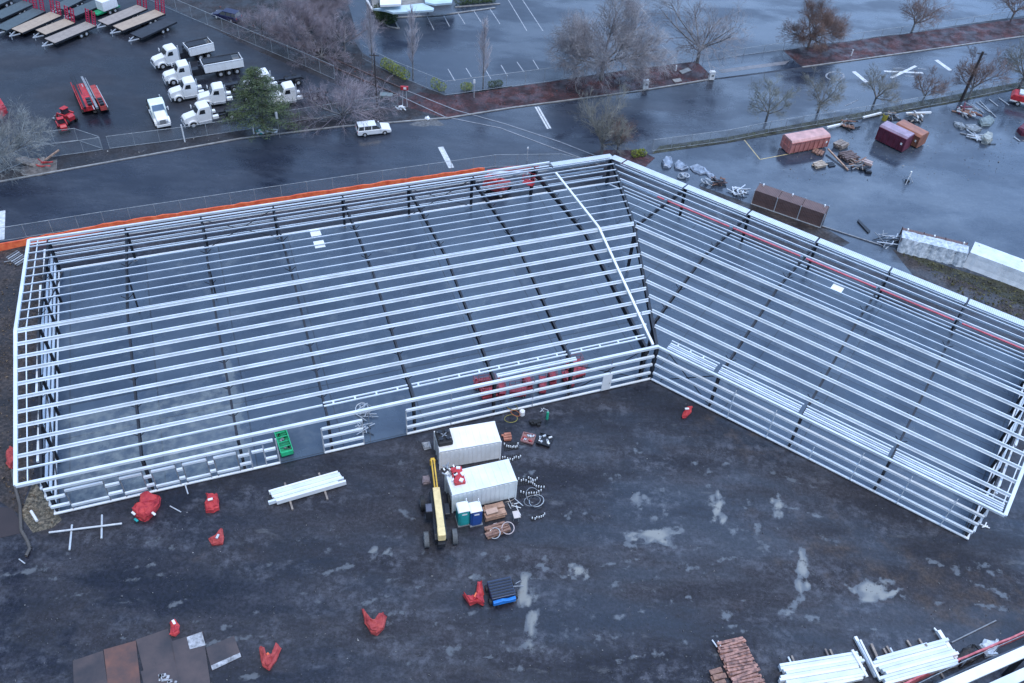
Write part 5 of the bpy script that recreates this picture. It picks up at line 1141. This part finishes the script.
# ------------------------------------------------------------------ wet yard goods
def crate_rack(name,label,p,q,w,h,m,wrap=None,wrapm=None,group=None,wj=1.):
    "long stacked goods: p,q pixel ends of the front bottom edge"
    a=at(*p); b=at(*q); L=(b-a).length; d=(b-a).normalized(); n=V((-d.y,d.x,0)); c=(a+b)/2+n*w/2; t=thing(name,label,'stacked goods',c,math.atan2(d.y,d.x),group)
    for k in range(3):
        for j in range(3):
            mb=MB(); mb.bx(-L/2+L*k/3+.03,-L/2+L*(k+1)/3-.03,-w/2+.02*j,w/2-.02*j,.12+h*j/3*.98,.08+h*(j+1)/3*.98); mb.build('crate',m,t)
    mb=MB()
    for x in (-L/2,-L/6,L/6,L/2): mb.bx(x-.05,x+.05,-w/2-.06,-w/2,.05,h+.1); mb.bx(x-.05,x+.05,w/2,w/2+.06,.05,h+.1)
    mb.bx(-L/2,L/2,-w/2-.12,-w/2-.04,.05,.15); mb.build('rack_frame',ALU if not wrap else RUST2,t)
    for x in (-L/2+.6,-.1,L/2-.5):
        mb=MB(); mb.box((x,w*.3,h+.15),(.15,.25,.35)); mb.build('label_tag',WHITE,t)
    if wrap:
        bm=bmesh.new(); y0,y1=wrap; prof=[(-w/2-.55,.0),(-w/2-.35,.45),(-w/2-.14,h*.7),(-w/2-.05,h+.02),(y0,h+.1),(y1,h+.06)]; N_=int(L/.25); rng=random.Random(int(L*10)); rows=[]
        for i in range(N_+1):
            x=-L/2-.05+(L+.1)*i/N_; k=noise.noise(V((x*1.7,L,0)))*1.5*wj
            rows.append([bm.verts.new((x+rng.uniform(-.06,.06)*wj,y+(k*.22 if z<h*.9 else 0),z+.07*(z>.1)+(rng.uniform(-.02,.07)*wj if z>.1 else 0))) for y,z in prof])
        for r0,r1 in zip(rows,rows[1:]):
            for j in range(len(prof)-1): bm.faces.new((r0[j],r1[j],r1[j+1],r0[j+1]))
        for rr_ in (rows[0],rows[-1]): bm.faces.new(rr_)
        me=bpy.data.meshes.new('wrap'); bm.to_mesh(me); bm.free(); me.materials.append(wrapm); o=bpy.data.objects.new('wrap',me); COL.objects.link(o); o.parent=t
        sd=o.modifiers.new('thick','SOLIDIFY'); sd.thickness=.02
    return t
GK='long stacks of goods behind the right wing'
crate_rack('goods_stack','uncovered brown goods stack in a pale rack, nearest the frame bend',(751,204),(820,228),2.0,2.1,BROWNP,group=GK)
crate_rack('goods_stack','goods stack half covered in crumpled white plastic with a red-brown top',(897,249),(962,265),2.3,1.7,BROWNP,(.35,.36),TARPW,GK)
crate_rack('goods_stack','goods stack fully wrapped in smooth pale plastic at the right edge',(964,265),(1062,302),2.4,1.9,BROWNP,(.4,1.3),TARPB,GK,.25)
tangle('bent_frames','bent grey frames and bars left of the crumpled plastic stack','scrap frames',886,243,1.6,14,[ALU,STEELG,DARK],11,.06,.9)
tangle('bent_frames','grey bars leaning at the corner of the crumpled plastic stack','scrap frames',898,240,1.1,12,[ALU,STEELG,TARPW],12,.06,1.2)
pole('ground_rail','thin grey rail lying between the brown stack and the bent frames','rail',(822,226),(884,246),.08,STEELG,.1)
blob('black_bar','dark bar lying above the bent frames','bar',[(858,220),(870,232),(868,234),(857,222)],.25,DARK,None,30,inset=.03,jit=.01)
GN='grey wrapped rolls and coils behind the right wing'
for i,(lb,pts,h,m_) in enumerate([('pale grey wrapped bale nearest the frame bend',[(661,163),(665,159),(671,160),(673,165),(669,169),(663,168)],.6,TARPG),('second pale grey wrapped bale from the bend',[(674,165),(678,162),(685,166),(688,169),(682,171),(675,169)],.5,TARPG),
    ('third grey wrapped bale, long and low',[(690,168),(697,165),(704,169),(708,174),(700,175),(693,172)],.35,TARPG),('fourth grey strip of wrap ending at the brown pile',[(706,171),(712,174),(716,179),(711,179),(705,174)],.3,TARPG)]):
    blob('wrapped_bale',lb,'bale',pts,h,m_,GN,40+i,inset=.2)
ringpile('cable_coil','grey cable coils, the left pair below the bales','cable coil',684,178,.55,4,[PIPEM,ALU],21,.07,GN,.35)
ringpile('cable_coil','grey cable coils, the right pair beside the brown pile','cable coil',706,184,.6,4,[PIPEM,ALU],22,.07,GN,.35)
tangle('brown_pile','dark brown pile of fittings between the coils and the pale scraps','pile',718,184,.9,16,[RUST2,WOODR,DARK],23,.09,.8)
tangle('grey_scraps','pale grey scraps against the end of the brown goods stack','scraps',737,193,1.4,16,[ALU,PIPEM,TARPB],24,.08,.5)
boards('pallet stack with dark openings left of the timber heap',at(819,166),axis((811,163),(832,158)),1.9,1.2,5,3,mat('pale_pallet',(.52,.42,.33),.75,0,.2,3),seed=8,name='pallet_stack',group='pallets and timber in the wet yard')
boards('dark brown low pallets below the salmon skip',at(818,153),axis((811,158),(820,148)),1.4,1.6,4,2,WOODR,seed=9,name='pallet_stack',group='pallets and timber in the wet yard')
boards('tan carton stack at the top of the timber heap',at(840,147),axis((835,150),(850,142)),1.9,1.5,3,5,WOOD,seed=10,name='pallet_stack',group='pallets and timber in the wet yard')
boards('brown timber heap in the middle of the pallets',at(848,158),.5,2.4,2.,6,4,mat('dark_timber',(.17,.12,.115),.8,0,.3,3),seed=11,name='pallet_stack',group='pallets and timber in the wet yard')
boards('pale carton at the right end of the timber heap',at(867,164),-.5,1.5,1.,2,3,mat('pink_carton',(.50,.38,.35),.7,0,.2,2),seed=12,name='pallet_stack',group='pallets and timber in the wet yard')
boards('small black pallet between the timber heap and the pale pallets',at(831,165),.3,1.1,1.,4,1,DARK,seed=13,name='pallet_stack',group='pallets and timber in the wet yard')
tangle('timber_scraps','loose timber scraps around the brown heap','scraps',857,166,1.5,18,[WOODR,WOOD,DARK,STEELG],31,.08,.5)
pole('pale_plank','long pale plank lying diagonally across the timber heap','plank',(828,149),(848,170),.10,WOODL,.5,.1,None,sq=True)
GL='pale planks lying along the grass verge'
pole('pale_plank','pale plank left of the yellow drum behind the purple skip','plank',(863,117.5),(881,113),.13,WHITE,.35,None,GL,sq=True)
pole('pale_plank','pale plank right of the yellow drum behind the orange-brown skip','plank',(906,113.5),(931,112.5),.13,WHITE,.4,None,GL,sq=True)
pole('pale_plank','pale plank right of the salmon skip','plank',(827,127.5),(842,124),.13,WHITE,.35,None,GL,sq=True)
t=thing('yellow_drum','yellow drum behind the purple skip','drum',at(884,120)); mb=MB(); mb.tube((0,0,0),(0,0,.9),.38,n=14); mb.build('body',mat('olive_yellow',(.42,.36,.06),.5),t); mb=MB(); mb.tube((0,0,.9),(0,0,.95),.3,n=12); mb.build('lid',DARK,t)
tangle('equipment_heap','dark heap of equipment beside the yellow drum','equipment',892,119,1.3,14,[STEELG,DARK,WOOD],33,.12,.9)
tangle('equipment_heap','brown and dark equipment heap right of the orange-brown skip','equipment',915,121,1.4,16,[WOOD,DARK,STEELG,WHITE],34,.12,.9)
tangle('equipment_heap','dark brown equipment heap right of the salmon skip','equipment',848,127,1.3,16,[WOODR,DARK,STEELG],35,.12,.8)
tangle('equipment_heap','grey scrap heap in a red-brown frame beneath the utility pole','scrap',965,113,1.9,26,[STEELG,WOODR,PURPD,ALU],36,.12,.6)
def arr(px,i): return px
GA='rows of thin pale bars beside the red lorry'
for i,(a,b) in enumerate([((976,102),(990,112)),((980,101),(996,117)),((989,99),(998,106)),((999,98),(1009,105)),((971,104),(984,113))]):
    pole('pale_bar',['thin pale bar left of the longest one by the grey heap','longest thin pale bar pointing down from the verge','short thin pale bar in the middle by the red lorry','thin pale bar nearest the red lorry','thin pale bar touching the scrap heap'][i],'bar',a,b,.06,ALU,.1,None,GA)
blob('rubble_mound','pale grey elongated mound left of the wrapped pallet','mound',[(953,123),(962,125),(966,129),(960,130),(954,126)],.5,mat('grey_rubble',(.26,.29,.32),.7,0,.3,3),'grey mounds in the wet yard',50)
blob('rubble_mound','pale grey mound right of the elongated one','mound',[(964,126),(975,126),(981,131),(974,133),(966,130)],.5,MATS['grey_rubble'],'grey mounds in the wet yard',51)
blob('wrapped_pallet','grey-green covered low pallet right of the mounds','pallet',[(978,122),(987,118),(994,122),(989,127),(981,127)],.6,mat('sage_cover',(.20,.25,.26),.6,0,.25,2),None,52)
blob('rubble_mound','isolated pale block with a dark shadow side in the wet yard','block',[(981,139),(985,135),(991,138),(991,143),(986,145),(981,143)],.9,mat('pale_block',(.36,.38,.36),.6,0,.25,2),'grey mounds in the wet yard',53)
tangle('loose_rubble','scattered small rubble between the mounds and the block','rubble',975,137,1.6,16,[STEELG,ALU,PIPEM],54,.1,.2)
pole('short_bar','short dark bar right of the isolated pale block','bar',(989,144),(996,144),.06,DARK,.1)
pole('short_bar','short pale bar near the maroon object at the right edge','bar',(1014,137),(1020,141),.07,ALU,.1)
t=thing('tripod_stand','white tripod device standing alone in the wet yard','tripod',at(907,182))
mb=MB(); mb.tube((0,0,.9),(0,0,1.7),.13,n=10); mb.build('head',WHITE,t,bevel=.03)
for a in (0,2.1,4.2): mb=MB(); mb.tube((math.cos(a)*.8,math.sin(a)*.8,0),(0,0,1.),.05,n=6); mb.build('leg',ALU,t)
mb=MB(); mb.box((0,0,.2),(.5,.5,.2)); mb.build('battery',BLACK,t)
for i,(u,v,nm) in enumerate([(868,173,'small dark crate lying alone in the wet yard, the right one'),(862,170,'small dark crate lying alone in the wet yard, the left one')]):
    mb=MB(); mb.bx(-.4,.4,-.3,.3,0,.35); mb.bx(-.3,.3,-.2,.2,.35,.42); o=mb.build('small_crate',DARK,None,None,bevel=.02); o.location=at(u,v); tag(o,nm,'crate')
# red lorry at right edge
t=thing('red_lorry','red flatbed lorry with a white load cut by the right edge','lorry',at(1032,107),axis((1046,113),(1012,104)))
mb=MB(); mb.prism([(-3.5,.7),(3.4,.7),(3.6,1.2),(3.2,1.7),(-3.5,1.7)],-1.1,1.1); mb.build('body',RED,t,bevel=.1)
mb=MB(); mb.bx(-3.2,2.6,-.8,.8,1.7,2.0); mb.build('load',TARPB,t,bevel=.05)
mb=MB(); mb.bx(-3.5,3.5,-1.16,-1.1,.6,.8); mb.bx(-3.5,3.5,1.1,1.16,.6,.8); mb.build('side_trim',WHITE,t)
for sg in (-1,1):
    for x in (-2.2,2.2): wheel(t,x,sg*1.05,.42,.3)
blob('maroon_cover','maroon covered object cut by the right edge in the wet yard','cover',[(1016,131),(1022,127),(1034,131),(1034,138),(1021,136)],1.0,PURPD,None,55)
# ------------------------------------------------------------------ street furniture
def upole(label,px,py,h,r=.16):
    t=thing('utility_pole',label,'utility pole',at(px,py)); mb=MB(); mb.tube((0,0,0),(0,0,h),r,r*.75,10); mb.build('pole',mat('dark_pole_wood',(.045,.036,.036),.8),t,bevel=0)
    mb=MB(); mb.beam((-.7,0,h-.35),(.7,0,h-.35),.1,.12); mb.build('crossarm',MATS['dark_pole_wood'],t); return t
upole('dark brown utility pole on the grass verge between two young trees',961,101,8.2,.24)
upole('dark grey utility pole beside the rails, left of the red signal',377,105,8.0,.11)
def post(label,px,py,h,m,name='sign_post',board=None,r=.05,cat='sign post',group=None,bs=(.5,.04,.5)):
    t=thing(name,label,cat,at(px,py),0,group); mb=MB(); mb.tube((0,0,0),(0,0,h),r,n=8); mb.build('post',m,t)
    if board: mb=MB(); mb.box((0,-.07,h-bs[2]/2),bs); mb.build('board',board,t)
    return t
post('white topped post on the mulch strip right of the rails',474,98,3.0,ALU,board=WHITE,bs=(.3,.05,.6))
post('white post by the gate in front of the facing lorry',185,142,2.6,WHITE,r=.09); post('tall post with a white sign behind the conifer, beside the kerb',280,138,4.,STEELG,board=WHITE,bs=(.3,.05,1.))
post('white post leaning left of the teal litter under the conifer',254,134,1.6,WHITE,r=.1)
post('thin white post with a small top near the fence corner of the bend',527,161,2.2,ALU,board=WHITE,bs=(.2,.05,.3))
GM='white boxes on posts along the mulch strip kerb'
def metre(label,px,py):
    t=thing('utility_box',label,'utility box',at(px,py),.2,GM); mb=MB(); mb.bx(-.42,.42,-.25,.25,.1,1.35); mb.build('cabinet',WHITE,t,bevel=.04); mb=MB(); mb.prism([(-.5,1.35),(.5,1.35),(.35,1.5),(-.35,1.5)],-.3,.3); mb.build('cap',WHITE,t)
    mb=MB(); mb.box((.05,-.27,.85),(.35,.04,.3)); mb.build('panel',STEELG,t)
metre('white utility box on the kerb left of the two flat slabs',645,89); metre('white utility box on the kerb at the right end of the mulch strip',711,80)
post('small white marker post left of the flat slabs, farther left',644,70.5,.9,WHITE,'marker_post',r=.12,cat='marker post'); post('small white marker post directly above the flat slabs',675.5,71,.9,WHITE,'marker_post',r=.12,cat='marker post')
post('small white marker post on the right mulch bed',851,56,1.1,WHITE,'marker_post',r=.1,cat='marker post')
for lb,pp in (('upper flat concrete slab set in the mulch',[(679,71.5),(688,68),(691.5,71),(682,74.5)]),('lower flat concrete slab set in the mulch',[(672,80),(680,78.5),(682,81.5),(675,83)])):
    P=[at(*p) for p in pp]; c=sum(P,V())/4; mb=MB(); mb.slab([p-c for p in P],0,.12); o=mb.build('access_slab',CONC,None,None,bevel=.02); o.location=c; tag(o,lb,'slab')
t=thing('crossing_signal','red railway crossing signal box on two thin posts beside the rails','signal',at(405,107))
for x in (-.35,.35): mb=MB(); mb.tube((x,0,0),(x*.6,0,2.9),.05,n=8); mb.build('mast',ALU,t)
mb=MB(); mb.box((0,0,3.0),(1.1,.3,.6)); mb.build('lamp_housing',RED,t,bevel=.05); mb=MB(); mb.box((.1,-.2,3.05),(.4,.1,.25)); mb.build('white_panel',WHITE,t)
t=thing('relay_cabinet','grey-green relay cabinet beside the red crossing signal','cabinet',at(387,108)); mb=MB(); mb.bx(-.9,.9,-.5,.5,1.9,2.2); mb.build('roof',mat('grey_green',(.16,.20,.20),.5),t)
for x in (-.7,.7): mb=MB(); mb.tube((x,0,0),(x,0,1.9),.06,n=6); mb.build('leg',STEELG,t)
tangle('litter_heap','small heap of white and grey litter by the crossing signal','litter',401,109,.8,10,[WHITE,STEELG,ALU],61,.1,.4)
tangle('litter_heap','teal and white litter heap under the conifer','litter',262,133,.7,9,[TEAL,WHITE],62,.12,.4)
tangle('litter_heap','white and grey litter heap right of the teal one','litter',272,133,.8,10,[WHITE,STEELG,WOOD],63,.1,.4)
blob('rubble_mound','white stone beside the grey patch on the road edge','stone',[(425,119),(428,117.5),(430,119),(428,121)],.4,WHITE,None,64)
# pale tarpaulin ramp and planks at left
blob('tan_sheet','tan plywood sheet heap by the left kerb beside the red cone rack','sheeting',[(16,160),(24,158),(36,160),(45,158),(44,165),(34,168),(22,164)],.35,WOOD,None,65,inset=.3)
blob('tan_sheet','broken concrete apron with timber bits at the left kerb','rubble',[(22,167),(40,164),(57,160),(57,172),(40,176),(22,176)],.15,mat('broken_concrete',(.15,.13,.12),.8,0,.3,2),None,66,inset=.3)
pole('loose_plank','long tan plank leaning on the gate fence','plank',(45,160),(59,150),.09,WOODL,.5,1.,None,sq=True)
tangle('red_barrier','tangled red barrier parts on the broken apron','barrier',44,166,.8,7,[REDT,PINKR],67,.08,.5)
# grey slatted rack left rear corner of frame
t=thing('slatted_rack','grey slatted rack lying behind the left rear corner of the frame','rack',at(18,260),R(-35)); 
for k in range(7): mb=MB(); mb.beam((-1.1+k*.35,-.7,.15),(-1.1+k*.35+.1,.7,.4),.1,.1); mb.build('slat',ALU if k%2 else STEELG,t)
pole('loose_pole','thin grey pole lying left of the slatted rack','pole',(4,262),(12,260.5),.05,STEELG,.1,None,None)
tangle('white_fitting','small white three-armed fitting outside the right gable corner','fitting',985,526,.55,3,[WHITE],70,.06,.15)
# office building canopy at the top
ob=thing('office_building','pale roofed office with a light blue canopy cut by the top edge','building',at(400,-5))
o=at(400,-5)
def roofpoly(name,px,z,th,m):
    P=[at(*p,z)-o for p in px]; mb=MB(); mb.slab(P,z-th,z); mb.build(name,m,ob)
roofpoly('roof',[(379,-25),(402,-28),(401,4),(380,5)],4.2,.35,WHITE)
roofpoly('canopy',[(373,8.5),(423,3),(434,8),(433,10),(393,12.5),(385,10)],3.2,.3,mat('pale_blue_sheet',(.48,.60,.66),.4,0,.08,.5))
roofpoly('canopy',[(423,-20),(455,-22),(452,2.5),(435,4),(425,2)],3.6,.3,MATS['pale_blue_sheet'])
roofpoly('paved_terrace',[(366,-30),(424,-34),(425,3),(373,9)],.6,.5,CONC)
mb=MB()
for u,v in ((380,9),(428,6)): q=at(u,v+4)-o; mb.tube(q,q+V((0,0,2.9)),.12,n=8)
mb.build('canopy_posts',STEELG,ob)
P=[at(*p)-o for p in [(372,-28),(450,-36),(452,-12),(376,-3)]]; mb=MB(); mb.slab(P,0,3.7); mb.build('wall',CREAM,ob)
pole('kerb_barrier','long pale kerb rail beside the terrace at the top','rail',(366,-1),(373,11),.15,WHITE,.4,None,None,sq=True)
# rail corridor litter
rng=random.Random(77)
def scatter(name,label,cat,n,reg,ms,smin,smax,m,kind='stuff'):
    mb=MB()
    for k in range(n):
        u=rng.uniform(reg[0],reg[2]); v=rng.uniform(reg[1],reg[3]); 
        if len(reg)>4 and not reg[4](u,v): continue
        p=at(u,v); s=rng.uniform(smin,smax)*(1 if rng.random()>.06 else 1.8); q=Matrix.Rotation(rng.uniform(0,3),3,'Z')
        vs=[p+q@V((rng.uniform(-s,s),rng.uniform(-s,s),rng.uniform(0,s))) for _ in range(4)]+[p+V((0,0,s))]
        mb.add(vs,[(0,1,4),(1,2,4),(2,3,4),(3,0,4),(0,1,2,3)])
    return tag(mb.build(name,m,None,None,fixn=True),label,cat,kind=kind)
def front(u,v):
    return (v>515-.227*(u-55)+8 if u<652 else v>380+.508*(u-652)+6)
STONE=mat('grey_stones',(.11,.11,.115),.8,0,.3,5); STONEL=mat('pale_stones',(.30,.29,.28),.8,0,.3,5)
scatter('gravel','small dark grey stones scattered over the front yard','gravel',9000,(-10,385,1034,690,front),0,.02,.06,STONE)
scatter('gravel','sparse pale stones scattered over the front yard','gravel',900,(-10,385,1034,690,front),0,.02,.075,STONEL)
def inpoly(poly):
    def f(u,v):
        c=False; j=len(poly)-1
        for i in range(len(poly)):
            xi,yi=poly[i]; xj,yj=poly[j]
            if (yi>v)!=(yj>v) and u<(xj-xi)*(v-yi)/(yj-yi)+xi: c=not c
            j=i
        return c
    return f
scatter('bark_chips','red-brown bark chips and leaves on the left mulch strip and rail bed','bark chips',2600,(180,0,715,120,inpoly([(190,2),(250,30),(330,72),(395,104),(445,118),(714,78),(697,61),(545,82),(445,96),(362,56),(262,8),(215,-2)])),0,.05,.16,mat('red_bark',(.17,.055,.045),.85,0,.3,4))
scatter('fallen_leaves','brown leaf litter around the left gable and on the leafy gravel','leaf litter',900,(0,245,62,535,inpoly([(0,250),(28,245),(50,290),(36,400),(34,480),(58,515),(52,528),(33,533),(20,515),(0,480)])),0,.05,.14,mat('leaf_litter',(.20,.14,.09),.85,0,.4,4))
scatter('rough_grass_tufts','rough grass and weed tufts on the strip below the wrapped stacks','grass',2600,(890,245,1030,345,inpoly([(893,250),(960,272),(1030,295),(1030,325),(968,298)])),0,.06,.2,mat('dry_grass',(.12,.11,.045),.9,0,.4,3,col2=(.05,.05,.02)))
scatter('verge_grass_tufts','grass tufts along the verge fence of the wet yard','grass',2600,(652,78,1034,156,inpoly([(652,153),(727,142),(863,118),(948,103.5),(1034,87),(1034,78),(948,96),(863,112),(727,137),(660,146)])),0,.06,.2,mat('verge_grass',(.08,.09,.035),.9,0,.4,3,col2=(.04,.045,.02)))
scatter('kerb_litter','pale litter and stones on the dark verge beside the left kerb','litter',500,(60,105,450,170,inpoly([(60,168),(240,138),(340,126),(445,117),(400,106),(252,130),(110,150)])),0,.04,.13,STONEL)
scatter('yard_litter','small rubble on the wet yard beside the pallets and mounds','rubble',400,(780,120,1024,180),0,.03,.12,STONEL)
# ------------------------------------------------------------------ sky and light
w=bpy.data.worlds.new('World'); sc.world=w; w.use_nodes=True; nt=w.node_tree; bg=nt.nodes['Background']
sk=nt.nodes.new('ShaderNodeTexSky'); sk.sky_type='NISHITA'; sk.sun_disc=False; EL,AZ=R(70),R(150)
sk.sun_elevation=EL; sk.sun_rotation=AZ; sk.air_density=1.3; sk.dust_density=.6; sk.ozone_density=4.
nt.links.new(sk.outputs[0],bg.inputs['Color']); bg.inputs['Strength'].default_value=.06
N=nt.nodes; L=nt.links; tc=N.new('ShaderNodeTexCoord'); cn=N.new('ShaderNodeTexNoise'); cn.inputs['Scale'].default_value=2.6; cn.inputs['Detail'].default_value=7; cn.inputs['Roughness'].default_value=.55
mp=N.new('ShaderNodeMapping'); mp.inputs['Scale'].default_value=(1,1,1.9); L.new(tc.outputs['Generated'],mp.inputs['Vector']); L.new(mp.outputs[0],cn.inputs['Vector'])
cr_=N.new('ShaderNodeValToRGB'); e=cr_.color_ramp.elements; e[0].position=.36; e[0].color=(.10,.20,.42,1); e[1].position=.66; e[1].color=(.46,.66,1.0,1); L.new(cn.outputs['Fac'],cr_.inputs['Fac'])
dt=N.new('ShaderNodeVectorMath'); dt.operation='DOT_PRODUCT'; dt.inputs[1].default_value=V((.62,.62,.48)).normalized(); L.new(tc.outputs['Generated'],dt.inputs[0])
mr=N.new('ShaderNodeMapRange'); mr.interpolation_type='SMOOTHSTEP'; mr.inputs[1].default_value=.45; mr.inputs[2].default_value=1.; mr.inputs[3].default_value=.55; mr.inputs[4].default_value=3.0; L.new(dt.outputs['Value'],mr.inputs[0])
b2=N.new('ShaderNodeBackground'); L.new(cr_.outputs[0],b2.inputs['Color']); L.new(mr.outputs[0],b2.inputs['Strength'])
ad=N.new('ShaderNodeAddShader'); L.new(bg.outputs[0],ad.inputs[0]); L.new(b2.outputs[0],ad.inputs[1]); L.new(ad.outputs[0],N['World Output'].inputs['Surface'])
su=bpy.data.lights.new('sun','SUN'); su.energy=1.5; su.angle=R(22); su.color=(1,.99,.97); so_=bpy.data.objects.new('sun',su); COL.objects.link(so_)
d=V((math.sin(AZ)*math.cos(EL),math.cos(AZ)*math.cos(EL),math.sin(EL))); so_.rotation_euler=(-d).to_track_quat('-Z','Y').to_euler()
sc.view_settings.view_transform='Standard'; sc.view_settings.look='None'; sc.view_settings.exposure=.55; sc.view_settings.gamma=1
sc.render.resolution_x=1024; sc.render.resolution_y=683
print('objects',len(bpy.data.objects),'stains',len(SW))
